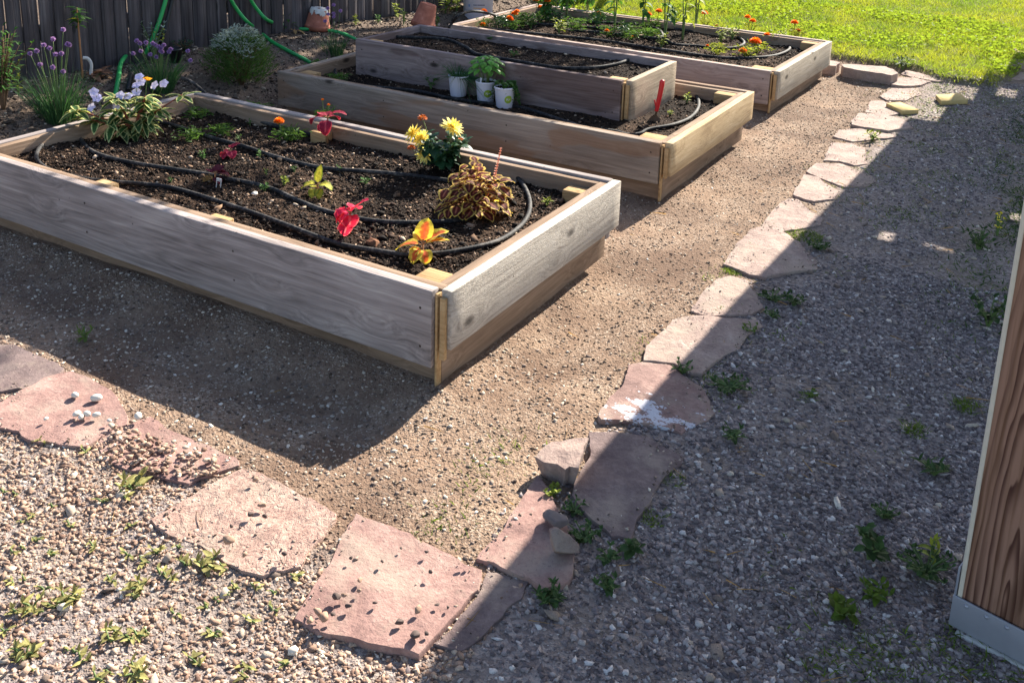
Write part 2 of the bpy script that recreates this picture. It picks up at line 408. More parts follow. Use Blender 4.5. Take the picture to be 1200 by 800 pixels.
FQ = np.stack([idx[:-1, :-1].ravel(), idx[:-1, 1:].ravel(), idx[1:, 1:].ravel(), idx[1:, :-1].ravel()], 1)
gm.add(np.stack([GX.ravel(), GY.ravel(), GZ.ravel()], 1), FQ, 0, np.clip(lawn_mask(GX, GY)+sstep(12, 16, np.hypot(GX, GY)), 0, 1).ravel(), path_mask(GX, GY).ravel())
kind(gm.build('ground', GN.m, smooth=True), 'structure')

# ------------------------------------------------------------------ raised beds
def board(name, parent, length, thick, width, mat, loc, rz=0.0, sag=.003, seed=0, wane=0.0, bev=.003):
    """a plank along its own X (0..-length), thickness Y, width Z, with a little bow and worn edges"""
    bm = bmesh.new(); bmesh.ops.create_cube(bm, size=1)
    for v in bm.verts: v.co = Vector(((v.co.x-.5)*length, (v.co.y+.5)*thick, (v.co.z+.5)*width))
    bmesh.ops.bevel(bm, geom=bm.edges[:], offset=bev, segments=2, affect='EDGES', profile=.6)
    k = int(length/.06)
    for i in range(1, k):
        x = -length*i/k
        bmesh.ops.bisect_plane(bm, geom=bm.verts[:]+bm.edges[:]+bm.faces[:], plane_co=(x, 0, 0), plane_no=(1, 0, 0))
    for v in bm.verts:
        a = mnoise.noise(Vector((v.co.x*1.3+seed, seed*3.1, 0))); b = mnoise.noise(Vector((v.co.x*9+seed, v.co.z*3, seed)))
        v.co.z += sag*a*(1 if v.co.z > width*.5 else 1.6)+.0012*b
        v.co.y += .004*mnoise.noise(Vector((v.co.x*.9, seed*1.7, 4)))+.0008*mnoise.noise(Vector((v.co.x*14, v.co.z*9, seed)))
        if wane and v.co.z < width*.5: v.co.z += wane*max(0, mnoise.noise(Vector((v.co.x*2.1+seed, 1, 1)))+.15*mnoise.noise(Vector((v.co.x*16, 3, seed))))
    mb = MB(); mb.frombm(bm)
    o = mb.build(name, mat, parent); o.location = loc; o.rotation_euler = (0, 0, rz); return o
SCREW = plain('rusty_screw', (62, 48, 42), .7, .3)
def raised_bed(label, x, y, rot, L, W, top, fz, sz, mats, seed, low=True, base=-.05, soil_z=None, blocks=()):
    """x, y: front right corner; fz / sz: lower edge of front and side cladding boards"""
    r = thing('raised_bed', label, 'garden bed', (x, y, 0), rot, 'wooden raised garden beds')
    fr, sd, lo = mats; T = .036
    board('front_board', r, L-.05, T, top-fz, fr, (-.05, 0, fz), 0, seed=seed)
    m = MB(); m.box(-.0465, -.0385, .012, .0375, base if low else fz+.01, top-.012, 0, .002); m.box(-.030, -.012, .012, .0265, fz+.03, top-.02, 0, .002); m.build('corner_batten', W_cut, r)
    o = board('side_board', r, W-.032, T, top-.002-sz, sd, (-.036, W-.002, sz), -PI/2, seed=seed+1.3, wane=.0)
    o.rotation_euler = (0, 0, -PI/2); o.location = (-.036, .03, sz)
    o2 = board('side_board', r, W-.03, T, top-.003-fz, fr, (-L, .02, fz), -PI/2, seed=seed+2.1); o2.location = (-L-.001, .036, fz)
    board('back_board', r, L-.04, T, top-.001-fz, fr, (-.037, W-.036, fz), 0, seed=seed+3.7)
    if low:
        board('inner_board', r, L-.08, .034, top-.006-base, lo, (-.042, .039, base), 0, seed=seed+4.2, sag=.002)
        o = board('inner_board', r, W-.08, .034, top-.007-base, lo, (0, 0, 0), -PI/2, seed=seed+5.5, sag=.002); o.location = (-.073, .041, base)
        board('inner_board', r, L-.12, .034, top-.008-base, lo, (-.074, W-.073, base), 0, seed=seed+6.2, sag=.002)
        o = board('inner_board', r, W-.12, .034, top-.006-base, lo, (0, 0, 0), -PI/2, seed=seed+7.1, sag=.002); o.location = (-L+.038, .075, base)
    ht = top-fz
    for bx, bz in ((-.09, .25), (-.09, .75), (-L+.05, .25), (-L+.05, .75), (-L*.36, .3), (-L*.36, .72), (-L*.68, .28), (-L*.68, .74)):
        m = MB(); m.lathe([(.0005, .0016), (.0032, .0012), (.0042, 0)], 10, 0, .5, Matrix.Translation((bx, -.0012, fz+ht*bz)) @ Matrix.Rotation(PI/2, 4, 'X')); m.build('screw', SCREW, r)
    for (bx, by, bl, bw, dz) in blocks:
        m = MB(); m.box(-bl/2, bl/2, -bw/2, bw/2, base, 0, 0, .004); p = m.build('corner_post', W_cut, r); p.location = (bx, by, top+dz)
        me = p.data
        for v in me.vertices:
            if v.co.z < base*.5: v.co.z = base-top
    return r
# flip: a board runs from its origin towards -X; turned -90 degrees it runs towards +Y
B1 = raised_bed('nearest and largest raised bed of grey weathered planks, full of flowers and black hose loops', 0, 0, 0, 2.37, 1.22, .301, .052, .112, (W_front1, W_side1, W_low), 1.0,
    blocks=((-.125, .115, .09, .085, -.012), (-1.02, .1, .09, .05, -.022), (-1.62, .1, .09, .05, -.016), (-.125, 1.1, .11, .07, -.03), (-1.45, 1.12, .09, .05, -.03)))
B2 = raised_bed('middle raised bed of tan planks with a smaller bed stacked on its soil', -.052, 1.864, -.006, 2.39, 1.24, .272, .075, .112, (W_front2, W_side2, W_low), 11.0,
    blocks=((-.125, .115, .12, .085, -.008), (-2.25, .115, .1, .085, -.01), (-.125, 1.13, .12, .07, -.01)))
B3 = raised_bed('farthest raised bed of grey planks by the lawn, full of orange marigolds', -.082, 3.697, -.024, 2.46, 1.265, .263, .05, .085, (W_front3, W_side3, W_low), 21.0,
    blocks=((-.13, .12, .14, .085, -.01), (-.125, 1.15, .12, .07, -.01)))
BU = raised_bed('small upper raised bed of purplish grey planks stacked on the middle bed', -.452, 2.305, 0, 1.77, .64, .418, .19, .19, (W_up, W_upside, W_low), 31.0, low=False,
    blocks=((-.1, .07, .09, .06, -.006), (-1.68, .07, .09, .06, -.008)))

SN = NT('garden_soil'); v = SN.geo()
s1 = SN.noise(v, 7, 6, .6); s2 = SN.noise(v, 130, 4, .7); sv = SN.vor(v, 160)
dry = SN.maprange(SN.noise(v, 1.6, 3, .5), .42, .62)
c = SN.ramp(SN.math('ADD', SN.math('MULTIPLY', s1, .5), SN.math('MULTIPLY', s2, .5)), [(.3, lin((24, 18, 16))), (.55, lin((42, 32, 27))), (.75, lin((66, 52, 43)))])
SN.col(SN.mix(SN.math('MULTIPLY', dry, .4), c, lin((104, 82, 66)))); SN.nrm(SN.bump(SN.math('ADD', sv, s2), .9, .012)); SN.rough(.95); SN.spec(.08)
def soil_fn(z0, amp, seed, cx, cy, hx, hy, rim):
    def f(x, y):
        x = np.asarray(x, float); y = np.asarray(y, float)
        return z0+amp*vnoise(x*3, y*3, seed)+amp*.6*vnoise(x*8, y*8, seed+1)+amp*.3*vnoise(x*24, y*24, seed+2)
    return f
SOILS = {}
def soil(key, x0, x1, y0, y1, z0, amp, seed, n=.02):
    f = soil_fn(z0, amp, seed, 0, 0, 0, 0, 0); SOILS[key] = f
    xs = np.arange(x0, x1+n/2, n); ys = np.arange(y0, y1+n/2, n); X, Y = np.meshgrid(xs, ys); m = MB()
    i = np.arange(X.size).reshape(X.shape)
    F = np.stack([i[:-1, :-1].ravel(), i[:-1, 1:].ravel(), i[1:, 1:].ravel(), i[1:, :-1].ravel()], 1)
    m.add(np.stack([X.ravel(), Y.ravel(), f(X, Y).ravel()], 1), F); kind(m.build('soil', SN.m, smooth=True), 'structure')
soil('b1', -2.33, -.06, .06, 1.17, .232, .016, 3)
soil('b2', -2.40, -.11, 1.93, 3.06, .205, .012, 13)
soil('bu', -2.20, -.48, 2.33, 2.92, .375, .008, 23)
soil('b3', -2.47, -.12, 3.77, 4.93, .205, .014, 33)
def ats(u, v, key, dz=0.0):
    z = {'b1': .232, 'b2': .205, 'bu': .375, 'b3': .205}[key]
    for _ in range(6):
        p = at(u, v, z+dz); z = float(SOILS[key](np.array([p.x]), np.array([p.y]))[0])
    p = at(u, v, z+dz); return Vector((p.x, p.y, z))

# ------------------------------------------------------------------ loose grains (gravel, crumbs of soil)
def scatter(n, x0, x1, y0, y1, keep):
    P = np.stack([rng.uniform(x0, x1, n), rng.uniform(y0, y1, n)], 1); return P[rng.random(n) < keep(P[:, 0], P[:, 1])]
def in_beds(x, y, pad=0.0):
    a = (x > -2.42-pad) & (x < .0+pad) & (y > -.0-pad) & (y < 1.23+pad)
    b = (x > -2.46-pad) & (x < -.05+pad) & (y > 1.86-pad) & (y < 3.11+pad)
    c = (x > -2.56-pad) & (x < -.07+pad) & (y > 3.69-pad) & (y < 4.98+pad)
    return a | b | c
G_path = tintmat('path_gravel', [(0, (84, 76, 77)), (.3, (116, 105, 105)), (.65, (142, 130, 128)), (.93, (168, 157, 152)), (1, (206, 198, 194))])
G_pink = tintmat('pink_gravel', [(0, (104, 82, 72)), (.35, (138, 113, 98)), (.7, (164, 137, 118)), (.94, (186, 163, 143)), (1, (214, 200, 184))])
G_dirt = tintmat('dirt_grit', [(0, (74, 62, 54)), (.3, (104, 88, 75)), (.75, (134, 117, 101)), (.93, (170, 154, 136)), (1, (214, 204, 190))])
G_mulch = tintmat('mulch_chip', [(0, (44, 36, 32)), (.4, (78, 66, 58)), (.75, (112, 98, 86)), (.93, (156, 140, 122)), (1, (196, 182, 164))])
G_mix = tintmat('mixed_gravel', [(0, (84, 72, 66)), (.35, (128, 112, 102)), (.7, (160, 144, 130)), (.93, (188, 174, 158)), (1, (222, 212, 200))])
G_soil = tintmat('soil_crumb', [(0, (22, 17, 15)), (.5, (40, 31, 26)), (.8, (72, 55, 45)), (.94, (128, 102, 82)), (1, (190, 168, 146))])
def grains(name, P, r0, r1, mat, zf, sink=.3, coarse=True, pw=2.0, flat=.7, long=1.6):
    R = r0+(r1-r0)*rng.random(len(P))**pw; z = zf(P[:, 0], P[:, 1])+R*flat*(1-sink)-R*flat*.3
    m = MB(); m.grains(np.column_stack([P, z]), R, 0, None, coarse, flat, long); return kind(m.build(name, mat), 'stuff')
kp = lambda x, y: path_mask(x, y)*(~in_beds(x, y))
near_path = scatter(120000, .35, 1.95, -1.45, 1.7, lambda x, y: sstep(.42, .56, x)*(.3+.7*sstep(.55, 1.0, x+.12*vnoise(x*3, y*3, 47)))*(.4+.6*sstep(-.45, .25, vnoise(x*2, y*2, 41))))
far_path = scatter(56000, .35, 1.7, 1.7, 5.6, lambda x, y: sstep(.5, .75, x)*(.3+.5*sstep(.7, 1.05, x+.15*vnoise(x*2, y*2, 48)))*sstep(1.2, 1.0, x-.12*(y-2)))
allp = np.concatenate([near_path, far_path]); pick = rng.random(len(allp)) < .4
grains('gravel', allp[pick], .0022, .0095, G_path, ground_z, .62, pw=2.2, flat=.6)
grains('gravel', allp[~pick], .0022, .0095, G_path, ground_z, .55, False, 2.2, .6, 1.8)
grains('gravel', np.concatenate([scatter(420, .6, 1.8, -1.4, 4.5, lambda x, y: .7+0*x), scatter(160, -2.4, .3, -1.4, -.75, lambda x, y: path_mask(x, y))]), .010, .017, G_mix, ground_z, .55, True, 2.0, .55, 1.7)
for cs in (True, False): grains('gravel', scatter(44000, -2.6, .6, -1.6, -.35, lambda x, y: path_mask(x, y)*(.6+.4*sstep(-.4, .3, vnoise(x*2.5, y*2.5, 43)))), .0018, .0085, G_pink, ground_z, .6, cs, 2.4, .6, 1.7)
dk = lambda x, y: (1-path_mask(x, y))*(~in_beds(x, y, -.02))*(.5+.5*vnoise(x*3, y*3, 44)**2)
grains('grit', np.concatenate([scatter(70000, -2.6, .6, -.8, 1.9, dk), scatter(30000, -.3, .6, 1.9, 5.6, dk)]), .0016, .0066, G_dirt, ground_z, .5, False, 3.0, .6)
grains('gravel', np.concatenate([scatter(26000, -2.6, .55, -.85, .35, lambda x, y: dk(x, y)*(.35+.65*sstep(.35, -.1, x))), scatter(6000, -.3, .55, .3, 5.5, dk)]), .002, .0078, G_mix, ground_z, .62, True, 2.8, .6)
grains('grit', scatter(22000, -3.4, -2.3, .2, 6.2, lambda x, y: (~in_beds(x, y, -.03))*1.0), .002, .010, G_mulch, ground_z, .4, False, 2.5, .7, 2.0)
grains('mulch', scatter(5000, -3.4, -2.38, -.2, 6.2, lambda x, y: (~in_beds(x, y, -.02))*(.3+.7*sstep(-.3, .3, vnoise(x*4, y*4, 90)))), .006, .018, G_mulch, ground_z, .3, True, 2.5, .5, 2.2)
for key, n, b, r in (('b1', 36000, (-2.31, -.08, .08, 1.16), .008), ('b2', 15000, (-2.38, -.13, 1.95, 3.04), .008), ('bu', 7000, (-2.19, -.5, 2.35, 2.9), .007), ('b3', 16000, (-2.45, -.14, 3.79, 4.9), .009)):
    P = scatter(n, *b, lambda x, y: np.ones(len(x)))
    if key == 'b2': P = P[~((P[:, 0] > -2.23) & (P[:, 0] < -.45) & (P[:, 1] > 2.3) & (P[:, 1] < 2.95))]
    grains('soil_crumbs', P[:len(P)//60], .007, .016, G_soil, SOILS[key], pw=2.5)
    grains('soil_crumbs', P, .0016, r, G_soil, SOILS[key], coarse=False, pw=3.2, long=1.9)

# ------------------------------------------------------------------ path stones
def stonemat(name, a, b, cc, rough=.0, paint=False):
    N = NT(name); v = N.geo(); f1 = N.noise(v, 9, 8, .65, .5); f2 = N.noise(v, 70, 6, .7); f3 = N.vor(N.mapping(v, (38, 26, 30)), 1.0)
    c = N.ramp(N.math('ADD', N.math('MULTIPLY', f1, .62), N.math('MULTIPLY', f2, .4)), [(.33, lin(a)), (.52, lin(b)), (.7, lin(cc))])
    dust = N.maprange(N.noise(N.mapping(v, (1, 1, 1), (5, 2, 1)), 5.0, 6, .7), .47, .66); c = N.mix(N.math('MULTIPLY', dust, .6), c, lin((156, 141, 128))); spk = N.maprange(N.noise(v, 160, 2), .62, .7); c = N.mix(N.math('MULTIPLY', spk, .35), c, lin((90, 74, 70)))
    if paint:
        dx = N.math('DIVIDE', N.math('SUBTRACT', N.sepx(v), .555), .15); dy = N.math('DIVIDE', N.math('SUBTRACT', N.sepy(v), .19), .085)
        dd = N.math('SQRT', N.math('ADD', N.math('MULTIPLY', dx, dx), N.math('MULTIPLY', dy, dy)))
        nn = N.noise(N.mapping(v, (13, 26, 8), (.3, .1, 0)), 1.0, 6, .6); fl = N.noise(v, 120, 3)
        pm = N.math('SUBTRACT', N.math('ADD', nn, N.math('MULTIPLY', fl, .34)), N.math('MULTIPLY', dd, .16)); pm = N.math('MULTIPLY', N.maprange(pm, .565, .60), .9)
        c = N.mix(pm, c, lin((192, 193, 202)))
    N.col(c); h = N.math('ADD', f1, N.math('MULTIPLY', f2, .5)); bb = N.bump(h, .55, .012)
    if rough: bb = N.bump(N.noise(N.mapping(v, (45, 28, 35)), 1.0, 4, .7, 1.0), rough, .014, bb)
    bb = N.bump(N.noise(v, 220, 4, .7), .35, .003, bb); N.nrm(bb); N.rough(.9); N.spec(.15); return N.m
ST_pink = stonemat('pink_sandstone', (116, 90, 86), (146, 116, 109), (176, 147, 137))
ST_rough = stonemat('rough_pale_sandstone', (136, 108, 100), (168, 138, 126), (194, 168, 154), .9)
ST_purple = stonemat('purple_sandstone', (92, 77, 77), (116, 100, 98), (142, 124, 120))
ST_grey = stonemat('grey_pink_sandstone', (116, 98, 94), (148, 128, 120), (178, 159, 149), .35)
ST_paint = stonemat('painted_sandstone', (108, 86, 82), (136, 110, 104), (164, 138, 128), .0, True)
SLABS = []
def slab(label, poly, mat, top=.022, rough=.003, cat='stepping stone', group='sandstone slabs along the path', key='paving_stone', depth=.07, seed=None, under=1.01, uz=None):
    """flagstone: traced plan, real thickness, uneven top and chipped edge"""
    top = top if top > .05 else top*.5; pts = [atg(u, v, top) for u, v in poly]; SLABS.append([(q.x, q.y) for q in pts]) if top < .03 else None; c = sum((Vector((p.x, p.y, 0)) for p in pts), Vector())/len(pts)
    base = gz(c.x, c.y); seed = seed or random.random()*50; ring = []
    n = len(pts)
    for i in range(n):
        a, b = pts[i], pts[(i+1) % n]; k = max(1, int((Vector((a.x-b.x, a.y-b.y))).length/.018))
        for j in range(k):
            q = a.lerp(b, j/k); w_ = .006
            ring.append(Vector((q.x-c.x+w_*(mnoise.noise(Vector((q.x*34, q.y*34, seed)))+1.5*mnoise.noise(Vector((q.x*11, q.y*11, seed)))), q.y-c.y+w_*(mnoise.noise(Vector((q.x*34, q.y*34, seed+9)))+1.5*mnoise.noise(Vector((q.x*11, q.y*11, seed+4)))), 0)))
    m = len(ring); V = []; F = []
    lv = [(under, -depth if uz is None else uz, 0), (1.0, top-.007, 0), (.996, top-.002, 0), (.988, top, 1), (.93, top, 1), (.78, top, 1), (.62, top, 1), (.45, top, 1), (.28, top, 1), (.12, top, 1)]
    for s_, z, nz in lv:
        for q in ring:
            x, y = q.x*s_, q.y*s_; h = z
            h += rough*(1.5*mnoise.noise(Vector((x*7+seed, y*7, seed)))+mnoise.noise(Vector((x*22+seed, y*22, 2)))) if z > 0 else 0
            V.append((x, y, h))
    for i in range(len(lv)-1):
        for k in range(m): k2 = (k+1) % m; F.append((i*m+k, i*m+k2, (i+1)*m+k2, (i+1)*m+k))
    V.append((0, 0, top)); e = (len(lv)-1)*m
    for k in range(m): F.append((e+k, e+(k+1) % m, len(V)-1))
    mb = MB(); mb.add(V, F); area = sum(ring[k].x*ring[(k+1) % m].y-ring[(k+1) % m].x*ring[k].y for k in range(m))
    if area < 0: mb.F = [f[:, ::-1] for f in mb.F]
    o = mb.build(key, mat, None, (c.x, c.y, base), True); o.data.set_sharp_from_angle(angle=math.radians(32)); tag(o, label, cat, group); return o
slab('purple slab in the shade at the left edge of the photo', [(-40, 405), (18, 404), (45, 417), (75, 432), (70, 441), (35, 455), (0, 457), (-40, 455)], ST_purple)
S2 = slab('broad pink slab with white pebbles lying on it', [(-30, 470), (0, 470), (30, 455), (52, 443), (85, 437), (110, 448), (135, 462), (153, 487), (150, 497), (130, 502), (112, 515), (100, 522), (60, 520), (30, 515), (22, 505), (-30, 498)], ST_pink)
S3 = slab('red slab half covered by a spill of gravel', [(152, 497), (175, 488), (210, 507), (245, 520), (281, 540), (280, 545), (233, 561), (222, 567), (190, 560), (150, 550), (118, 535), (115, 515), (130, 505)], ST_pink, .012)
slab('pale rough square slab beside the smooth red slab', [(176, 606), (225, 577), (282, 548), (300, 551), (340, 572), (397, 603), (383, 625), (365, 640), (355, 661), (322, 664), (307, 670), (280, 665), (262, 655), (245, 640), (225, 632), (195, 622)], ST_rough, .024, .004)
slab('large smooth red slab at the corner of the path', [(418, 600), (445, 610), (480, 624), (510, 640), (545, 658), (565, 665), (560, 690), (540, 712), (520, 735), (500, 757), (492, 765), (450, 758), (430, 755), (400, 745), (372, 738), (347, 722), (355, 705), (380, 665), (400, 625)], ST_pink, .026)
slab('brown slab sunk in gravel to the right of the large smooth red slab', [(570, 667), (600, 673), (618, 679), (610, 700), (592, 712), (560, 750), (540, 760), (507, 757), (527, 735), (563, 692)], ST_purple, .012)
slab('long pink slab under the two loose rocks', [(557, 652), (575, 635), (590, 615), (610, 585), (630, 558), (640, 570), (652, 592), (668, 620), (676, 650), (668, 682), (640, 690), (600, 671), (580, 661)], ST_pink, .024)
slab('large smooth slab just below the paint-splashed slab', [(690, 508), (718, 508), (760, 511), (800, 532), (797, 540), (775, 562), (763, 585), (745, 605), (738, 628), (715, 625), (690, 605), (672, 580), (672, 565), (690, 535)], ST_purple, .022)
slab('slab splashed with white paint', [(736, 427), (753, 424), (785, 427), (800, 440), (825, 455), (838, 480), (832, 490), (805, 500), (800, 506), (770, 498), (735, 494), (705, 493), (700, 490), (712, 470), (728, 455)], ST_paint, .022)
ROW = [([(757, 423), (762, 405), (780, 388), (790, 375), (805, 371), (832, 371), (870, 374), (885, 375), (890, 382), (875, 392), (865, 405), (840, 420), (825, 436), (810, 436), (790, 426)], 'cracked slab just above the paint-splashed slab'),
 ([(812, 362), (822, 345), (840, 328), (855, 325), (875, 330), (885, 350), (893, 360), (880, 367), (855, 369), (830, 368)], 'small slab second above the paint-splashed slab'),
 ([(850, 309), (862, 290), (880, 272), (895, 267), (915, 272), (935, 285), (955, 305), (955, 313), (930, 316), (897, 324), (880, 320)], 'wide grey-pink slab half in shadow opposite the gap between near beds'),
 ([(893, 263), (900, 255), (915, 238), (925, 233), (935, 235), (950, 248), (962, 255), (960, 262), (940, 266), (920, 270), (905, 268)], 'chunky pitted slab at the bend of the path edge'),
 ([(930, 228), (942, 206), (958, 209), (980, 224), (978, 232), (955, 235), (942, 232)], 'narrow slab just beyond the chunky pitted slab'),
 ([(946, 202), (958, 192), (985, 193), (1020, 206), (1025, 211), (1015, 217), (990, 218), (965, 209)], 'wide pale slab with lime green moss along its near edge'),
 ([(965, 187), (975, 168), (1000, 167), (1013, 173), (1015, 190), (1000, 192), (985, 188)], 'squarish slab beyond the wide pale mossy slab'),
 ([(978, 160), (985, 153), (1010, 150), (1050, 153), (1050, 160), (1020, 163), (1000, 165)], 'slab with a bright weed growing on its right end'),
 ([(998, 143), (1008, 134), (1035, 135), (1060, 142), (1068, 150), (1040, 153), (1010, 149), (1000, 147)], 'bright pale slab near the left yellow paver'),
 ([(1015, 130), (1020, 120), (1035, 119), (1060, 132), (1040, 134)], 'pinkish slab partly under the left yellow paver'),
 ([(1032, 113), (1045, 104), (1075, 103), (1080, 110), (1060, 117), (1040, 117)], 'flat grey slab beyond the left yellow paver'),
 ([(1045, 100), (1050, 91), (1070, 91), (1090, 95), (1078, 100), (1060, 102)], 'small slab tucked behind the long curb stone end'),
 ([(1057, 87), (1062, 83), (1110, 88), (1118, 95), (1095, 95), (1070, 90)], 'long flat slab along the front edge of the lawn'),
 ([(1172, 90), (1180, 80), (1200, 85), (1215, 92), (1190, 93)], 'nearest slab beside the lawn at the right edge'),
 ([(1175, 78), (1185, 70), (1205, 70), (1212, 80)], 'middle slab beside the lawn at the right edge'),
 ([(1187, 57), (1207, 52), (1215, 62), (1190, 63)], 'farthest slab beside the lawn at the right edge')]
for poly, lab in ROW:
    cu, cv = sum(p[0] for p in poly)/len(poly), sum(p[1] for p in poly)/len(poly)
    slab(lab, [(cu+(u-cu)*1.05, cv+(v-cv)*1.07) for u, v in poly], ST_grey, .019, .003)
slab('thick dark-faced curb stone at the lawn edge', [(986, 76), (1000, 75), (1040, 78), (1053, 85), (1045, 89), (1010, 83), (988, 79)], ST_grey, .07, .003, 'curb stone', None, 'curb_stone', .06)
slab('short curb stone behind the corner of the farthest bed', [(950, 70), (974, 71), (984, 74), (980, 78), (955, 76)], ST_grey, .065, .003, 'curb stone', None, 'curb_stone', .06)

def rock(name, label, p, r, sc, mat, seed, cat='rock', group=None, rz=0.0, sub=3, amp=.35, facets=True):
    bm = bmesh.new(); bmesh.ops.create_icosphere(bm, subdivisions=sub+(1 if facets and r > .02 else 0), radius=1)
    R = random.Random(seed); planes = [(Vector((R.gauss(0, 1), R.gauss(0, 1), R.gauss(0, 1))).normalized(), R.uniform(.42, .72)) for _ in range(9)]
    for v in bm.verts:
        if facets:
            for n_, d_ in planes:
                t = v.co.dot(n_)
                if t > d_: v.co -= n_*(t-d_)*.92
        v.co *= 1+amp*.35*mnoise.noise(v.co*1.6+Vector((seed, 0, 0)))+amp*.1*mnoise.noise(v.co*6+Vector((0, seed, 0)))
        v.co = Vector((v.co.x*sc[0], v.co.y*sc[1], v.co.z*sc[2]))*r
    zmin = min(v.co.z for v in bm.verts)
    for v in bm.verts: v.co.z -= zmin*.75
    mb = MB(); mb.frombm(bm); o = mb.build(name, mat, None, p, sub > 2 and not facets); o.rotation_euler[2] = rz; return tag(o, label, cat, group)
SL = len(SLABS)
slab('pointed sandstone rock with a dark broken face, above the long pink slab', [(629, 534), (634, 526), (646, 517), (668, 513), (692, 513), (686, 524), (682, 534), (677, 549), (668, 545), (662, 548), (652, 542), (640, 540)], ST_grey, .062, .005, 'rock', None, 'loose_rock', seed=4, under=.74, uz=.004)
rock('loose_rock', 'grey wedge rock lying on the long pink slab in shadow', atg(652, 622)+Vector((0, 0, .02)), .036, (1.0, .8, .65), plain('grey_rock', (112, 101, 99), .9, .2, .3, 30, .5), 8, rz=.2)
rock('loose_rock', 'purple block of rock in front of the grey wedge rock', atg(657, 655)+Vector((0, 0, .015)), .045, (1.0, .9, .85), ST_purple, 12, rz=.9)
WP = plain('white_pebble', (206, 198, 186), .8, .2, .12, 60, .2)
for i, (u, v, r) in enumerate([(88, 464, .012), (113, 468, .016), (90, 486, .012), (95, 489, .010), (102, 486, .012), (113, 487, .011), (54, 491, .007), (162, 489, .014), (128, 493, .007)]):
    rock('pebble', 'white pebble lying on the broad pink slab' if i not in (1, 7) else ('largest oval white pebble on the broad pink slab' if i == 1 else 'white pebble at the right corner of the broad pink slab'), atg(u, v, .02)+Vector((0, 0, .018)), r*.82, (1.3, .9, .8), WP, 40+i, 'pebble', 'white pebbles on the pink slab', i*.8, 2, .3, False)
DP = plain('dark_pebble', (84, 72, 68), .85, .2, .25, 60, .3)
SLABPEB = [(307, 592, .010), (294, 603, .009), (311, 605, .007), (268, 634, .014), (271, 617, .006), (299, 562, .008), (287, 650, .008), (333, 650, .009), (198, 607, .006), (315, 640, .005), (395, 700, .012), (403, 697, .007), (372, 717, .010), (380, 725, .013), (363, 727, .010), (422, 680, .007), (421, 692, .006), (467, 730, .010), (489, 715, .010), (486, 745, .013), (505, 670, .006), (470, 642, .004), (500, 646, .005), (411, 653, .005), (448, 658, .005), (512, 708, .005), (525, 711, .005), (552, 655, .006), (408, 710, .008), (440, 706, .006), (390, 720, .006), (500, 742, .006), (545, 655, .007)]
for u, v, r in SLABPEB:
    rock('pebble', 'small dark pebble lying on one of the two near sandstone slabs', atg(u, v, .024)+Vector((0, 0, .022)), r, (1.2, .9, .75), DP if random.random() < .6 else G_pink, random.randint(1, 999), 'pebble', 'pebbles on the near slabs', random.random()*6, 2, .4)
# dust and grit lying on the slabs
def inpoly(P, poly):
    x, y = P[:, 0], P[:, 1]; r = np.zeros(len(P), bool); n = len(poly)
    for i in range(n):
        (x0, y0), (x1, y1) = poly[i], poly[(i+1) % n]
        r ^= ((y0 > y) != (y1 > y)) & (x < (x1-x0)*(y-y0)/(y1-y0+1e-12)+x0)
    return r
GP = []
for poly in SLABS:
    a = np.array(poly); c0 = a.mean(0); lo, hi = a.min(0), a.max(0); k = int(9000*(hi-lo).prod())
    q = np.stack([rng.uniform(lo[0], hi[0], k), rng.uniform(lo[1], hi[1], k)], 1); ins = inpoly(q, poly); core = inpoly(c0+(q-c0)*1.22, [tuple(z) for z in a])
    GP.append(q[ins & (rng.random(k) < np.where(core, .1, .8)*(.3+.7*sstep(-.3, .4, vnoise(q[:, 0]*9, q[:, 1]*9, 61))))])
grains('grit', np.concatenate(GP), .001, .0055, G_mix, lambda x, y: ground_z(x, y)+.0105, .3, False, 3.0, .6, 1.7)
# gravel spilt over the third slab
P = []
for _ in range(240):
    u = random.uniform(130, 255); v = 497+(u-130)*.28+random.uniform(0, 42)*(1 if u < 215 else .8)
    if random.random() < (1.2-(u-130)/190): p = atg(u, v, .014); P.append((p.x, p.y))
P = np.array(P); grains('gravel', P, .004, .010, G_pink, lambda x, y: ground_z(x, y)+.014)

# ------------------------------------------------------------------ fence, porch, shade tree
FX0, FY0, FS = -3.38, 1.0, .08                 # the fence line: x = FX0 + FS*(y-FY0)
fence = thing('wooden_fence', 'weathered grey wooden picket fence along the left edge of the yard', 'fence', (FX0, FY0, .2), math.atan(-FS))
pk = MB(); y = -5.0; R = random.Random(5)
while y < 12:
    wd = R.uniform(.082, .092); bm = bmesh.new(); bmesh.ops.create_cube(bm, size=1); ht = R.uniform(1.55, 1.6)
    for v in bm.verts: v.co = Vector((v.co.x*.016, v.co.y*wd, (v.co.z+.5)*ht))
    bmesh.ops.bevel(bm, geom=bm.edges[:], offset=.002, segments=1, affect='EDGES')
    # each picket is twisted and leans a little on its own
    T_ = Matrix.Translation((R.uniform(-.004, .008), y+wd/2, -.16)) @ Matrix.Rotation(math.radians(R.choice((-5, -3, 0, 3, 9, 12))), 4, 'Z') @ Matrix.Rotation(math.radians(R.uniform(-.5, .5)), 4, 'X')
    pk.frombm(bm, 0, R.random(), T_); y += wd+R.uniform(.0005, .0035)
FN = NT('fence_picket_wood'); t = FN.attr('tint'); v = FN.obj()
off = FN.n('CombineXYZ'); FN.l(FN.math('MULTIPLY', t, 90.0), off.inputs[2]); va = FN.n('VectorMath', operation='ADD'); FN.l(v, va.inputs[0]); FN.l(off.outputs[0], va.inputs[1])
g1 = FN.noise(FN.mapping(va.outputs[0], (60, 60, 1.6)), 1.0, 6, .65, .2); g2 = FN.noise(FN.mapping(va.outputs[0], (200, 200, 5)), 1.0, 3, .6); bl = FN.noise(FN.mapping(va.outputs[0], (6, 6, 2)), 1.0, 4)
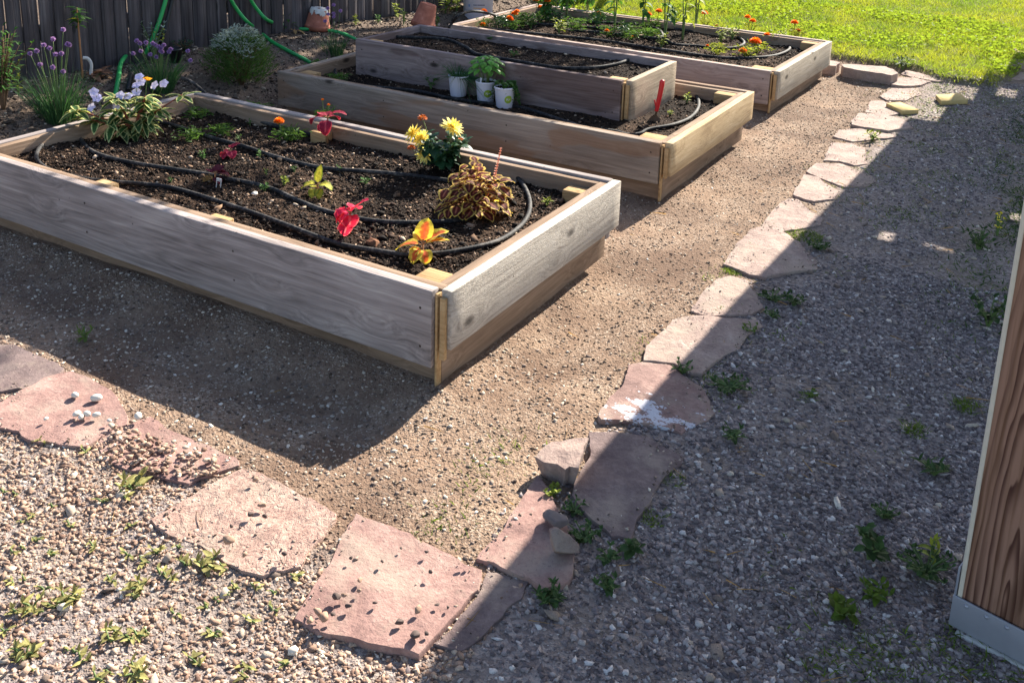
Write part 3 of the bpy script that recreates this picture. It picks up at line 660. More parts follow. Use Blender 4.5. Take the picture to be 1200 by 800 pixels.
kd = FN.vor(FN.mapping(va.outputs[0], (5, 9, 3.0)), 1.0); kn = FN.maprange(kd, .06, .14, 1, 0)
c = FN.ramp(FN.math('ADD', FN.math('MULTIPLY', g1, .6), FN.math('MULTIPLY', bl, .4)), [(.3, lin((46, 42, 44))), (.52, lin((86, 80, 83))), (.72, lin((126, 119, 120)))])
k = FN.math('ADD', FN.math('MULTIPLY', t, .5), .72); gg = FN.n('CombineXYZ'); [FN.l(k, gg.inputs[i]) for i in range(3)]
c = FN.mix(1.0, c, gg.outputs[0], 'MULTIPLY'); c = FN.mix(FN.math('MULTIPLY', kn, .7), c, (.03, .026, .025)); FN.col(c); FN.nrm(FN.bump(FN.math('ADD', g1, g2), .5, .004)); FN.rough(.9); FN.spec(.1)
pk.build('pickets', FN.m, fence)
for z in (.25, 1.15):
    m = MB(); m.box(-.062, -.02, -6, 11, z, z+.085, 0, .004); m.build('rail', W_fence, fence)
for yy in (-4.5, -2.1, .3, 2.7, 5.1, 7.5, 9.9):
    m = MB(); m.box(-.155, -.066, yy-.045, yy+.045, -.4, 1.5, 0, .005); m.build('fence_post', W_fence, fence)

def postwood():
    N = NT('oiled_post_wood'); o = N.obj(); w1 = N.noise(N.mapping(o, (9, 9, .8)), 1.0, 2, .5, .3)
    # growth rings cut lengthwise: long pointed arches
    sx = N.sepx(o); sz = N.math('MULTIPLY', N.n('SeparateXYZ').outputs[2], 1.0)
    s_ = N.n('SeparateXYZ'); N.l(o, s_.inputs[0])
    xa = N.math('MULTIPLY', N.math('SUBTRACT', s_.outputs[0], .088), 82.0); za = N.math('MULTIPLY', N.math('SUBTRACT', s_.outputs[2], .13), 8.0)
    fld = N.math('SQRT', N.math('ADD', N.math('MULTIPLY', xa, xa), N.math('MULTIPLY', za, za))); fld = N.math('ADD', fld, N.math('MULTIPLY', N.noise(N.mapping(o, (22, 22, 2.2)), 1.0, 3, .55), 2.6))
    fr = N.math('FRACT', fld); late = N.math('MULTIPLY', N.maprange(fr, .25, .9), N.maprange(fr, 1.0, .9)); late = N.math('MULTIPLY', late, N.maprange(N.noise(N.mapping(o, (30, 30, 1.5), (2, 3, 1)), 1.0, 3), .3, .6, .25, 1.0))
    g = N.noise(N.mapping(o, (150, 150, 3)), 1.0, 5, .6)
    c = N.mix(late, lin((152, 116, 98)), lin((76, 46, 38))); c = N.mix(N.math('MULTIPLY', N.maprange(g, .42, .7), .5), c, lin((110, 78, 54)))
    blot = N.maprange(N.noise(N.mapping(o, (16, 16, 3)), 1.0, 3), .56, .66); c = N.mix(N.math('MULTIPLY', blot, .5), c, lin((70, 42, 28)))
    N.col(c); N.nrm(N.bump(N.math('ADD', g, late), .3, .003)); N.rough(.6); N.spec(.3); return N.m
PW = postwood(); PALE = plain('painted_lit_edge_wood', (206, 196, 180), .8, .2, .12, 50)  # pale colour stands in for light on the post's left side
pp = at(1121, 700, .07); PROT = math.radians(-13)
post = thing('porch_post', 'brown wooden porch post with bold grain on a galvanised metal base at the right edge', 'post', (pp.x, pp.y, gz(pp.x, pp.y)), PROT)
m = MB(); m.box(.003, .14, .003, .14, .055, 2.16, 0, .006); m.build('shaft', PW, post)
m = MB(); m.box(0, .0095, .0, .008, .06, 2.15, 0, .003); m.build('painted_lit_edge', PALE, post)  # brightness of the left face towards the sun, painted as a pale strip
ZN = plain('galvanised_steel', (150, 152, 162), .45, .5, .12, 25, .1, .35)
m = MB()
m.box(-.006, .146, -.006, -.0015, .012, .085, 0, .001); m.box(-.006, -.0015, -.001, .146, .012, .15, 0, .001); m.box(-.006, .146, .1455, .149, .012, .085, 0, .001); m.box(.1455, .149, .0, .144, .012, .15, 0, .001); m.box(-.004, .144, .0, .144, .012, .02, 0, .001)
br = m.build('metal_base', ZN, post)
for x in (.022, .062, .102):
    m = MB(); m.lathe([(0.0001, .0035), (.003, .003), (.0048, .0012), (.005, 0)], 12, 0, .5, Matrix.Translation((x, -.0058, .074)) @ Matrix.Rotation(PI/2, 4, 'X')); m.build('screw_head', ZN, br)
m = MB(); m.box(.01, .16, -.014, .16, -.2, .009, 0, .006); m.build('concrete_footing', plain('pale_concrete', (186, 182, 176), .9, .2, .2, 40, .5), post)

RH = 2.2; SHX, SHY = RH/math.tan(SUN_EL)*math.sin(SUN_AZ), RH/math.tan(SUN_EL)*math.cos(SUN_AZ)
EDGE = [(-9.0, .535), (-.9, .553), (-.05, .533), (.56, .538), (1.44, .555), (2.65, .60), (3.65, .64), (4.2, .636)]     # where the eave's shadow lies on the path
roof = thing('porch_roof', 'boarded porch roof carried by the wooden post, out of the picture above the path', 'roof', (0, 0, RH))
m = MB()
yy = [e[0]+SHY for e in EDGE]; xx = [e[1]+SHX for e in EDGE]
V = []; F = []
for i in range(len(yy)):
    for z in (.03, .055): V += [(xx[i], yy[i], z), (1.09, yy[i], z)]
for i in range(len(yy)-1):
    a = i*4; b = a+4
    F += [(a, a+1, b+1, b), (a+2, b+2, b+3, a+3), (a, b, b+2, a+2), (a+1, a+3, b+3, b+1)]
F += [(0, 2, 3, 1), (b, b+1, b+3, b+2)]
m.add(V, F)
def yend(x):        # far rim of the roof, seen as the slanted shadow line by the lawn
    s_ = x-SHX; return SHY+np.interp(s_, [.6, .66, .80, .94, 1.09, 1.4, 2.2], [4.2, 4.3, 4.9, 5.7, 6.8, 9.0, 12])
SLOT = {(.72+SHX, .86+SHX): (2.02, 2.14)}
x = 1.024; gaps = [(1.02, 1.10, SHY+1.96, SHY+2.10), (1.45, 1.62, SHY+2.55, SHY+2.68), (1.30, 1.42, SHY+2.0, SHY+2.06), (1.24, 1.36, SHY+5.1, SHY+5.4)]  # openings added in the unseen boards to throw sunlit streaks on the path
while x < 2.6:
    x1 = x+.118; ye = float(yend(x)); segs = [(-4.5, ye)]
    for a, b, c0, c1 in gaps:
        if a < (x+x1)/2 < b: segs = [q for s0, s1 in segs for q in (((s0, c0), (c1, s1)) if s0 < c0 < s1 else ((s0, s1),))]
    for s0, s1 in segs: m.box(x, x1, s0, s1, 0, .026, 0, .002)
    x = x1+.0004
m.build('roof_boards', W_fence, roof)
m = MB(); m.box(1.42, 1.54, -4.4, 11.5, -.04, -.002, 0, .004); m.build('beam', W_fence, roof)

LT = leafmat('tree_leaf', (52, 74, 30), trans=.3)
tree = thing('shade_tree', 'leafy tree beyond the fence corner whose shade falls on the left of the beds', 'tree', (-2.6, 10.6, .1))
m = MB(); m.tube(spline([(0, 0, -.3), (.03, -.3, 1.2), (.1, -.9, 2.4), (.15, -1.6, 3.5)]), .14, .05, 10)
for k in range(9):
    a = k*2.4; z = 1.9+.2*k; m.tube(spline([(.08, -.6-.18*k, z), (.08+.5*math.cos(a), -.9-.2*k+.4*math.sin(a), z+.5), (.1+1.0*math.cos(a), -1.3-.15*k+.8*math.sin(a), z+.8)]), .04, .012, 6)
m.build('trunk', plain('bark', (96, 84, 72), .9, .1, .35, 30, .6), tree)
m = MB(); n = 0
CLUMPS = [((.85, -2.3, 3.95), (1.45, 1.0, .75), 4600), ((-.45, -2.3, 3.9), (.85, 1.0, .7), 2600), ((-.6, -3.6, 3.5), (.7, .6, .4), 900), ((.9, -3.7, 3.45), (.9, .4, .3), 420)]
for cc, rr, cnt in CLUMPS:
    sub = [rng.normal(0, .42, 3)*np.array(rr)+np.array(cc) for _ in range(max(6, cnt//90))]
    for q in sub:
        k = cnt//len(sub); Pq = q+rng.normal(0, 1, (k, 3))*np.array([.2, .2, .14])
        Dq = rng.normal(0, 1, (k, 3)); Dq[:, 2] -= .4; m.blades(Pq, Dq, rng.uniform(.07, .12, k), rng.uniform(.04, .06, k), .3)
m.build('crown', LT, tree)

# ------------------------------------------------------------------ hoses
HOSE = NT('soaker_hose_rubber'); v = HOSE.obj(); f = HOSE.noise(v, 60, 5, .7); f2 = HOSE.noise(v, 9, 3)
HOSE.col(HOSE.mix(HOSE.maprange(HOSE.math('ADD', HOSE.math('MULTIPLY', f, .6), HOSE.math('MULTIPLY', f2, .4)), .46, .68), lin((26, 26, 29)), lin((96, 90, 86)))); HOSE.nrm(HOSE.bump(f, .5, .004)); HOSE.rough(.75); HOSE.spec(.3)
def hose(label, pts, r=.0088, mat=None, cat='hose', name='soaker_hose', per=10):
    """pts: world points along the hose"""
    c = pts[0].copy(); m = MB(); m.tube([q-c for q in spline(pts, per)], r, r, 10)
    return tag(m.build(name, mat or HOSE.m, None, c, True), label, cat)
def onsoil(key, uv, dz=.009): return [ats(u, v, key, .008)+Vector((0, 0, dz)) for u, v in uv]
h1 = [at(214, 92, .33), at(224, 96, .345), at(233, 103, .318), at(243, 112, .29)]+onsoil('b1', [(262, 127), (290, 138), (320, 147), (355, 156), (385, 163), (420, 167), (480, 176), (530, 180), (575, 189), (600, 202), (616, 222), (621, 243), (612, 263), (583, 283), (537, 294), (507, 298), (470, 298), (440, 294), (400, 287), (367, 276), (333, 263), (300, 251), (267, 240), (233, 229), (200, 220), (167, 216), (140, 214), (100, 210), (60, 200), (43, 186), (50, 170), (75, 158), (110, 147), (150, 141), (185, 143), (220, 152), (253, 163), (287, 172), (320, 183), (353, 192), (387, 198), (453, 203), (520, 211), (560, 220), (575, 235), (562, 250), (530, 259), (470, 261), (430, 258), (387, 249), (353, 237), (320, 222), (290, 214), (267, 210), (240, 204), (200, 198), (150, 190), (113, 180), (97, 167), (96, 155), (108, 144), (135, 138)])
hose('black soaker hose looping back and forth across the flower bed', h1)
h2 = onsoil('b2', [(420, 62), (403, 70), (393, 80), (397, 93), (412, 99), (433, 102), (487, 107), (530, 116), (575, 122), (610, 126), (660, 142), (690, 151), (719, 154), (735, 158), (750, 157), (760, 152), (787, 147), (806, 140), (816, 131), (819, 121), (815, 112), (803, 103), (785, 94)])
hose('black soaker hose ringed round the small upper bed, sunlit beside the red trowel', h2, .0095)
h3 = onsoil('bu', [(440, 42), (480, 44), (520, 46), (545, 55), (560, 64), (600, 71), (650, 79), (690, 80), (720, 76), (738, 69), (725, 64), (690, 58), (640, 52), (600, 47), (560, 42), (520, 38)])
hose('black soaker hose lying on the dark soil of the small upper bed', h3, .0095)
h4 = [at(526, 33, .30), at(530, 27, .33), at(537, 19, .39), at(548, 14, .40), at(562, 14, .38), at(577, 17, .33), at(590, 22, .26)]+onsoil('b3', [(610, 27), (660, 30), (700, 33), (735, 34), (760, 38), (775, 44), (790, 52), (815, 54), (840, 57), (862, 56), (872, 51), (866, 45), (850, 41), (820, 38), (790, 34)])
hose('black soaker hose arching into the far bed and looping among the marigolds', h4, .010)
h5 = onsoil('b3', [(560, 33), (600, 37), (650, 42), (700, 47), (740, 53), (780, 59), (820, 65), (850, 68), (885, 68), (910, 65), (925, 58), (921, 51), (905, 45), (880, 40), (840, 34), (800, 28), (750, 24), (700, 20)])
hose('black soaker hose along the near edge of the far bed, widely looped at right', h5, .010)
h6 = onsoil('b3', [(640, 22), (690, 26), (730, 28), (760, 31), (775, 38), (771, 45), (740, 42), (700, 38), (650, 35)])
hose('black soaker hose loop in the shaded left half of the far bed', h6, .010)
GH = plain('green_hose', (36, 150, 76), .45, .45, .12, 30)
def fx(y): return FX0+FS*(y-FY0)
def onfence(u, v, dx=.035):
    d = at(u, v, 0)-CP; n = Vector((1, -FS, 0)); q = Vector((FX0+dx, FY0, 0)); return CP+d*((q-CP).dot(n)/d.dot(n))
hose('green garden hose hanging down the fence and lying across the mound to the lavender', [onfence(200, -40), onfence(196, -8), onfence(189, 18), onfence(181, 40), onfence(174, 56), atg(168, 66, .03)+Vector((0, 0, .03)), atg(160, 70)+Vector((0, 0, .035)), atg(150, 74)+Vector((0, 0, .05)), atg(142, 82)+Vector((0, 0, .035)), atg(139, 94)+Vector((0, 0, .014)), atg(136, 110)+Vector((0, 0, .012)), atg(132, 122)+Vector((0, 0, .0))], .0125, GH, 'hose', 'garden_hose')
hose('green garden hose from the fence past the lavender bush to the middle bed', [onfence(262, -25), onfence(270, -2), onfence(279, 13), onfence(290, 26, .06), atg(303, 41)+Vector((0, 0, .03)), atg(318, 51)+Vector((0, 0, .014)), atg(338, 62)+Vector((0, 0, .012)), atg(358, 72)+Vector((0, 0, .01)), atg(372, 78)+Vector((0, 0, -.01))], .012, GH, 'hose', 'garden_hose')
hose('green garden hose curving behind the terracotta pot on the mound', [onfence(285, -25), onfence(293, -2), onfence(302, 12), onfence(314, 24, .06), atg(330, 32)+Vector((0, 0, .014)), atg(352, 36)+Vector((0, 0, .012)), atg(378, 37)+Vector((0, 0, .012)), atg(400, 41)+Vector((0, 0, .012)), atg(418, 47)+Vector((0, 0, .0))], .012, GH, 'hose', 'garden_hose')
hose('thick black pipe on the ground beside the green hose by the fence', [onfence(208, -40), onfence(203, -5), onfence(197, 20), onfence(190, 45), atg(176, 70)+Vector((0, 0, .02)), atg(160, 82)+Vector((0, 0, .02)), atg(153, 95)+Vector((0, 0, .016)), atg(150, 108)+Vector((0, 0, .01))], .013, plain('black_pipe', (32, 32, 36), .5, .4), 'pipe', 'black_pipe')

# ------------------------------------------------------------------ plants
L_green = leafmat('mid_green_leaf', (66, 104, 44)); L_dark = leafmat('dark_green_leaf', (40, 70, 46), trans=.2, rough=.4); L_wg = leafmat('shade_weed_leaf', (58, 80, 42), trans=.22, var=.35); L_weed = leafmat('pale_weed_leaf', (142, 136, 84), trans=.22, var=.4); L_lime = leafmat('lime_weed_leaf', (132, 142, 56), trans=.4)
L_basil = leafmat('basil_leaf', (92, 142, 58), trans=.35, rough=.4); L_grass = leafmat('lawn_blade', (138, 146, 46), trans=.5, var=.4, patch=(104, 128, 44)); L_clover = leafmat('clover_leaf', (120, 140, 48), trans=.45)
L_chive = leafmat('chive_leaf', (58, 92, 56), trans=.25); L_silver = leafmat('silver_leaf', (150, 160, 152), trans=.2); L_feather = leafmat('feathery_leaf', (76, 104, 50), trans=.35)
L_var = leafmat('variegated_leaf', (58, 88, 46), (208, 204, 136), .45, 1.0, trans=.35, var=.4); L_moss = leafmat('moss_blade', (92, 112, 40), trans=.4); L_dry = leafmat('dry_leaf', (158, 126, 84), trans=.3)
C_red = leafmat('red_coleus_leaf', (150, 34, 62), (206, 80, 98), .8, .98, trans=.42, var=.2, vein=(210, 90, 104)); C_pink = leafmat('pink_coleus_leaf', (206, 40, 80), (236, 110, 128), .8, .98, trans=.45, var=.15, vein=(240, 120, 140))
C_wine = leafmat('wine_leaf', (96, 30, 46), trans=.35); C_yell = leafmat('yellow_coleus_leaf', (176, 168, 66), (120, 132, 50), .55, .85, trans=.45, var=.2, blotch=.3)
C_mix = leafmat('maroon_coleus_leaf', (88, 40, 36), (208, 178, 92), .55, .8, trans=.42, var=.35, vein=(170, 104, 84)); C_flame = leafmat('flame_coleus_leaf', (222, 116, 62), (214, 196, 82), .28, .6, trans=.48, var=.15, vein=(226, 96, 70))
P_white = leafmat('pale_violet_petal', (204, 198, 238), trans=.3, var=.15); P_orange = leafmat('orange_petal', (240, 118, 20), (250, 150, 40), .5, .9, trans=.3, var=.15); P_gold = leafmat('golden_petal', (250, 176, 30), trans=.3, var=.1)
P_yellow = leafmat('pale_yellow_petal', (242, 220, 110), (246, 234, 160), .4, .9, trans=.35, var=.12); P_purple = leafmat('chive_flower_petal', (172, 138, 200), trans=.3, var=.2); P_rust = leafmat('faded_rust_petal', (178, 96, 44), trans=.3, var=.25)
S_green = plain('green_stem', (92, 112, 62), .6, .3); S_red = plain('reddish_stem', (130, 66, 48), .6, .3); S_tan = plain('tan_stem', (158, 112, 76), .7, .2); S_brown = plain('woody_stem', (104, 82, 64), .8, .1)
def rd(a, el=0.0): return Vector((math.cos(a)*math.cos(el), math.sin(a)*math.cos(el), math.sin(el)))

def leafy(name, label, cat, p, h, spread, nstem, nleaf, L, W, lm, sm=None, droop=.9, el=.35, tip=True, group=None, shape=.75, fold=.2, ruffle=0.0, seed=0, lean=.5):
    """stems fanning from one root, leaves along and at the end of each"""
    R = random.Random(seed or hash(label) % 9999); t = thing(name, label, cat, p, 0, group); st = MB(); lf = MB(); random.seed(seed+1)
    for k in range(nstem):
        a = 2*PI*k/nstem+R.uniform(-.5, .5); s_ = spread*R.uniform(.4, 1.0) if nstem > 1 else spread*.2; hh = h*R.uniform(.7, 1.0)
        e = Vector((math.cos(a)*s_, math.sin(a)*s_, hh)); mid = Vector((math.cos(a)*s_*.35, math.sin(a)*s_*.35, hh*.55))
        path = spline([(0, 0, -.01), mid, e], 5); st.tube(path, .0028+h*.008, .0015, 6)
        for j in range(nleaf):
            f = .3+.7*(j+.5)/nleaf; q = path[min(len(path)-1, int(f*(len(path)-1)))]; b = R.uniform(0, 2*PI)+j*PI/2
            sc = R.uniform(.65, 1.1)*(.75+.5*(1-f)); lf.leaf(q, rd(b, el*R.uniform(.4, 1.5)), L*sc, W*sc, droop*R.uniform(.6, 1.4), fold, 5, 0, R.random(), shape, ruffle=ruffle)
        if tip:
            for j in range(3):
                b = R.uniform(0, 2*PI); lf.leaf(e, rd(b, .9), L*.5, W*.5, droop*.6, fold, 4, 0, R.random(), shape, ruffle=ruffle)
    st.build('stem', sm or S_green, t, None, True); lf.build('foliage', lm, t, None, True); return t
def big_leaves(name, label, cat, p, specs, lm, stem_h, sm=None, ruffle=.03, fold=.18, shape=.7, group=None):
    """a few traced leaves: (azimuth deg, elevation deg, height on stem, length, width, droop)"""
    t = thing(name, label, cat, p, 0, group); st = MB(); lf = MB()
    st.tube([(0, 0, -.01), (.002, 0, stem_h*.5), (0, .003, stem_h)], .005, .003, 7)
    for a, e, z, L, W, dr in specs:
        d = rd(math.radians(a), math.radians(e)); q = Vector((0, 0, z)); st.tube([q, q+d*L*.2], .0022, .0018, 5); lf.leaf(q+d*L*.18, d, L, W*1.3, dr, fold, 8, 0, random.random(), shape, ruffle=ruffle, rnd=.62)
    st.build('stem', sm or S_tan, t, None, True); lf.build('foliage', lm, t, None, True); return t
def pom(parent, p, r, mat, n=70, name='flower', flat=.7):
    """marigold head: ruffled layered petals"""
    m = MB()
    for k in range(n):
        f = (k+.5)/n; el = math.acos(1-f*1.15)-.1; a = k*2.39996
        d = Vector((math.cos(a)*math.sin(el), math.sin(a)*math.sin(el), math.cos(el)*flat)); q = d*r*.45
        m.leaf(q, (d+Vector((0, 0, .1))).normalized(), r*.62, r*.62, .5, -.25, 3, 0, random.random(), .95, ruffle=.12)
    return m.build(name, mat, parent, p)
def marigold(label, p, heads, fol=(.09, .05), foliage=L_feather, group=None, seed=1, nfol=110, fm=P_orange):
    """heads: list of (dx, dy, z, radius[, material])"""
    t = thing('marigold', label, 'flower', p, 0, group); R = np.random.default_rng(seed); m = MB(); hgt, sp = fol
    n = nfol; st = np.stack([R.normal(0, sp*.5, n), R.normal(0, sp*.5, n), R.uniform(.15, .9, n)*hgt], 1); D = np.stack([R.normal(0, 1, n), R.normal(0, 1, n), R.uniform(-.1, 1, n)], 1)
    m.blades(st, D, R.uniform(.018, .04, n), R.uniform(.005, .009, n), .4, seg=2)
    for k in range(9):
        a = k*2.4; m.tube([(0, 0, -.01), (math.cos(a)*sp*.4, math.sin(a)*sp*.4, hgt*.5), (math.cos(a)*sp*.9, math.sin(a)*sp*.9, hgt*.85)], .0022, .001, 5, tint=.5)
    m.build('foliage', foliage, t)
    for hd in heads:
        dx, dy, z, r = hd[:4]; s_ = MB(); s_.tube(spline([(dx*.2, dy*.2, 0), (dx*.8, dy*.8, z*.6), (dx, dy, z)], 4), .0026, .002, 6); s_.lathe([(.002, -.012), (r*.28, -.003), (r*.34, .004)], 8, 0, .5, Matrix.Translation((dx, dy, z)))
        fl = pom(t, (dx, dy, z+.004), r, hd[4] if len(hd) > 4 else fm); s_.build('stem', S_green, t, None, True)
    return t
def daisy_head(parent, p, nrm, r, rings, mat, wid=.26, name='flower', droop=.25):
    """dahlia-like head, rings of (count, elevation, length factor)"""
    m = MB(); q = Vector(nrm).normalized().to_track_quat('Z', 'Y')
    for cnt, el, lf_ in rings:
        for k in range(cnt):
            a = 2*PI*k/cnt+random.uniform(-.12, .12)+el; d = q @ rd(a, el+random.uniform(-.1, .1)); m.leaf(q @ Vector((0, 0, .002)), d, r*lf_, r*wid, droop, -.3, 4, 0, random.random(), .95, up=q @ Vector((0, 0, 1)))
    return m.build(name, mat, parent, p)
def chives(label, p, h, sp, n, heads, seed, group=None, hr=.0138):
    t = thing('chive_plant', label, 'plant', p, 0, group); R = np.random.default_rng(seed); m = MB()
    a = R.uniform(0, 2*PI, n); r = sp*.35*np.sqrt(R.random(n)); P_ = np.stack([r*np.cos(a), r*np.sin(a), np.full(n, -.01)], 1)
    D = np.stack([np.cos(a)*r/sp*1.1+R.normal(0, .1, n), np.sin(a)*r/sp*1.1+R.normal(0, .1, n), np.ones(n)], 1)
    m.blades(P_, D, R.uniform(.55, 1.0, n)*h, R.uniform(.0035, .0055, n), R.uniform(.05, .5, n), seg=4); m.build('foliage', L_chive, t)
    for dx, dy, z in heads:
        s_ = MB(); s_.tube(spline([(dx*.15, dy*.15, 0), (dx*.6, dy*.6, z*.6), (dx, dy, z)], 4), .0018, .0014, 5); s_.build('stem', S_green, t, None, True)
        f = MB(); k = 150; q = R.normal(0, 1, (k, 3)); q /= np.linalg.norm(q, axis=1)[:, None]; q[:, 2] = q[:, 2]*.8+.15
        f.blades(np.zeros((k, 3)), q, hr*R.uniform(.8, 1.1, k), np.full(k, hr*.75), 0.0, seg=2); f.build('flower', P_purple, t, (dx, dy, z))
    return t
def heads_uv(p, uv):
    """flower offsets from root p for traced pixels, kept in the plane of the plant facing the viewer"""
    out = []; n = Vector((CP.x-p.x, CP.y-p.y, 0)).normalized()
    for u, v in uv:
        d = at(u, v, 0)-CP; q = CP+d*((p-CP).dot(n)/d.dot(n)); out.append((q.x-p.x, q.y-p.y, q.z-p.z))
    return out

# nearest bed -------------------------------------------------------
p = ats(157, 162, 'b1'); t = thing('impatiens', 'variegated impatiens with pale violet flowers and cream-edged leaves', 'flowering plant', p)
random.seed(21); st = MB(); lf = MB()
TIPS = heads_uv(p, [(112, 127), (126, 116), (140, 128), (152, 112), (158, 122), (170, 118), (183, 112), (197, 112), (176, 132), (148, 138), (134, 140), (168, 145), (190, 128), (120, 138)])
for i, (dx, dy, dz) in enumerate(TIPS):
    k = (i*37 % 10-5)*.012; dx += k*.8; dy += k; e = Vector((dx, dy, dz)); mid = Vector((dx*.35, dy*.35, dz*.5)); path = spline([(dx*.08, dy*.08, -.01), mid, e], 6); st.tube(path, .006, .0025, 7)
    for j in range(7):
        b = j*2*PI/7+i; lf.leaf(e-Vector((0, 0, .008)), rd(b, random.uniform(-.15, .5)), random.uniform(.06, .1), random.uniform(.026, .036), random.uniform(.3, .9), .25, 6, 0, None, .8)
    for j in range(5):
        q = path[int(len(path)*random.uniform(.3, .9))]; lf.leaf(q, rd(random.uniform(0, 6.3), random.uniform(-.1, .4)), random.uniform(.07, .12), random.uniform(.03, .044), random.uniform(.5, 1.2), .2, 6, 0, None, .8)
st.build('stem', S_red, t, None, True); lf.build('foliage', L_var, t, None, True)
for u, v in [(107, 126), (114, 116), (113, 114), (137, 123), (141, 112), (150, 113), (160, 100), (163, 90), (165, 96), (181, 100), (192, 98), (160, 108), (110, 108)]:
    dx, dy, dz = heads_uv(p, [(u, v)])[0]; m = MB(); nv = Vector((.35+random.uniform(-.5, .5), -.6+random.uniform(-.4, .4), .7)).normalized(); q = nv.to_track_quat('Z', 'Y')
    for k in range(5): m.leaf((0, 0, 0), q @ rd(k*2*PI/5+.3, .2),   .023, .022, .35, .1, 5, 0, None, 1.05, up=nv, ruffle=.06)
    fl = m.build('flower', P_white, t, (dx, dy, dz), True)
    m = MB(); m.tube([(dx*.85, dy*.85, dz-.05), (dx, dy, dz)], .0014, .0012, 5); m.build('stem', S_green, t)
p2 = ats(168, 150, 'b1'); t = thing('lantana', 'small orange-yellow flower cluster rising behind the impatiens', 'flowering plant', p2); dx, dy, dz = heads_uv(p2, [(172, 94)])[0]
m = MB(); m.tube(spline([(0, 0, 0), (dx*.5, dy*.5, dz*.5), (dx, dy, dz)]), .003, .002, 6); m.build('stem', S_green, t)
m = MB()
for k in range(16):
    a, r = k*2.4, .006*math.sqrt(k); c0 = Vector((r*math.cos(a), r*math.sin(a), .012-.4*r))
    for j in range(4): m.leaf(c0, rd(j*PI/2+a, .35), .0085, .008, .3, .1, 3, 0, None, 1.1)
m.build('flower', P_gold, t, (dx, dy, dz))
marigold('single orange marigold on feathery foliage near the middle of the nearest bed', ats(338, 165, 'b1'), [(-.035, -.02, .085, .024)], (.06, .055), seed=3, nfol=170)
b1s = ats(381, 140, 'b1'); hh = heads_uv(b1s, [(378, 118), (385, 124)])
marigold('two small closed orange buds on thin stalks by the back board of the nearest bed', b1s, [(a, b, c, .008) for a, b, c in hh], (.05, .06), seed=5, nfol=120)
big_leaves('coleus', 'crimson coleus with drooping leaves beside the single marigold', 'foliage plant', ats(384, 168, 'b1'), [(200, 20, .12, .085, .07, 1.7), (150, 30, .12, .07, .05, 1.2), (20, 40, .125, .085, .034, 1.1), (-60, 0, .11, .08, .045, 1.9), (70, 20, .12, .06, .055, 1.4), (250, 10, .09, .05, .04, 1.6)], C_red, .125, S_tan, .03)
big_leaves('coleus', 'little dusty red coleus seedling left of the crimson one', 'foliage plant', ats(270, 186, 'b1'), [(200, 0, .035, .05, .035, 1.2), (60, 50, .04, .045, .03, .8), (330, 10, .035, .045, .035, 1.4), (110, 30, .045, .03, .02, 1), (260, -10, .03, .04, .03, .8)], C_red, .045, S_tan, .06)
t = big_leaves('coleus', 'wilted dark wine-coloured plant with a white plant tag', 'foliage plant', ats(252, 213, 'b1'), [(30, 20, .035, .055, .035, 1.1), (100, 40, .035, .05, .035, .9), (160, 30, .035, .05, .035, 1.2), (-20, 0, .02, .045, .03, .7), (70, 10, .04, .06, .03, 1.2)], C_wine, .04, S_tan, .08)
m = MB(); R_ = np.random.default_rng(4); k = 60; m.blades(R_.normal(0, .008, (k, 3))*[1, 1, .3], np.stack([R_.normal(-.6, .5, k), R_.normal(-.5, .5, k), R_.uniform(-.1, .8, k)], 1), .032, .003, .5); m.build('dead_leaf', L_dry, t, (-.012, -.01, .012))
q = ats(256, 220, 'b1'); m = MB(); m.box(-.011, -.007, 0, .0015, -.02, .035, 0, .0006); m.box(.006, .010, 0, .0015, -.02, .038, 0, .0006); m.box(-.011, .010, -.0004, .0012, .030, .045, 0, .0006); tag(m.build('plant_tag', plain('white_plastic', (216, 214, 212), .5, .4, .05), None, q), 'white forked plastic plant tag stuck in front of the wilted plant', 'plant tag').rotation_euler = (.25, .2, .5)
big_leaves('coleus', 'yellow-green coleus with curled leaves in the shaded middle of the nearest bed', 'foliage plant', ats(372, 232, 'b1'), [(210, 20, .05, .06, .05, 1.3), (100, 75, .05, .07, .028, .3), (20, 30, .05, .06, .045, 1.6), (-40, 0, .04, .05, .03, 1.2), (280, 10, .035, .045, .035, 1.3), (150, 10, .04, .05, .03, .9)], C_yell, .055, S_tan, .06)
big_leaves('coleus', 'bright pink-red coleus lit by the sun near the front board', 'foliage plant', ats(410, 275, 'b1'), [(215, 5, .085, .06, .06, 1.8), (250, 15, .085, .055, .055, 2.0), (10, 55, .075, .085, .05, .5), (310, 0, .075, .05, .05, 1.8), (150, 30, .08, .055, .04, 1.7), (90, 30, .09, .05, .045, 1.6), (190, -20, .05, .05, .045, 1.2), (280, -20, .05, .05, .045, 1.0)], C_pink, .09, S_tan, .04)
big_leaves('coleus', 'flame orange and yellow coleus next to the front board', 'foliage plant', ats(495, 302, 'b1'), [(200, 10, .045, .085, .045, 1.0), (110, 60, .045, .08, .05, .4), (40, 45, .045, .085, .055, .6), (10, 25, .05, .085, .03, .3), (270, 10, .03, .06, .04, 1.5), (320, 0, .03, .055, .04, 1.4), (240, 0, .035, .05, .04, 1.5), (150, 50, .05, .05, .04, .8)], C_flame, .05, S_tan, .05)
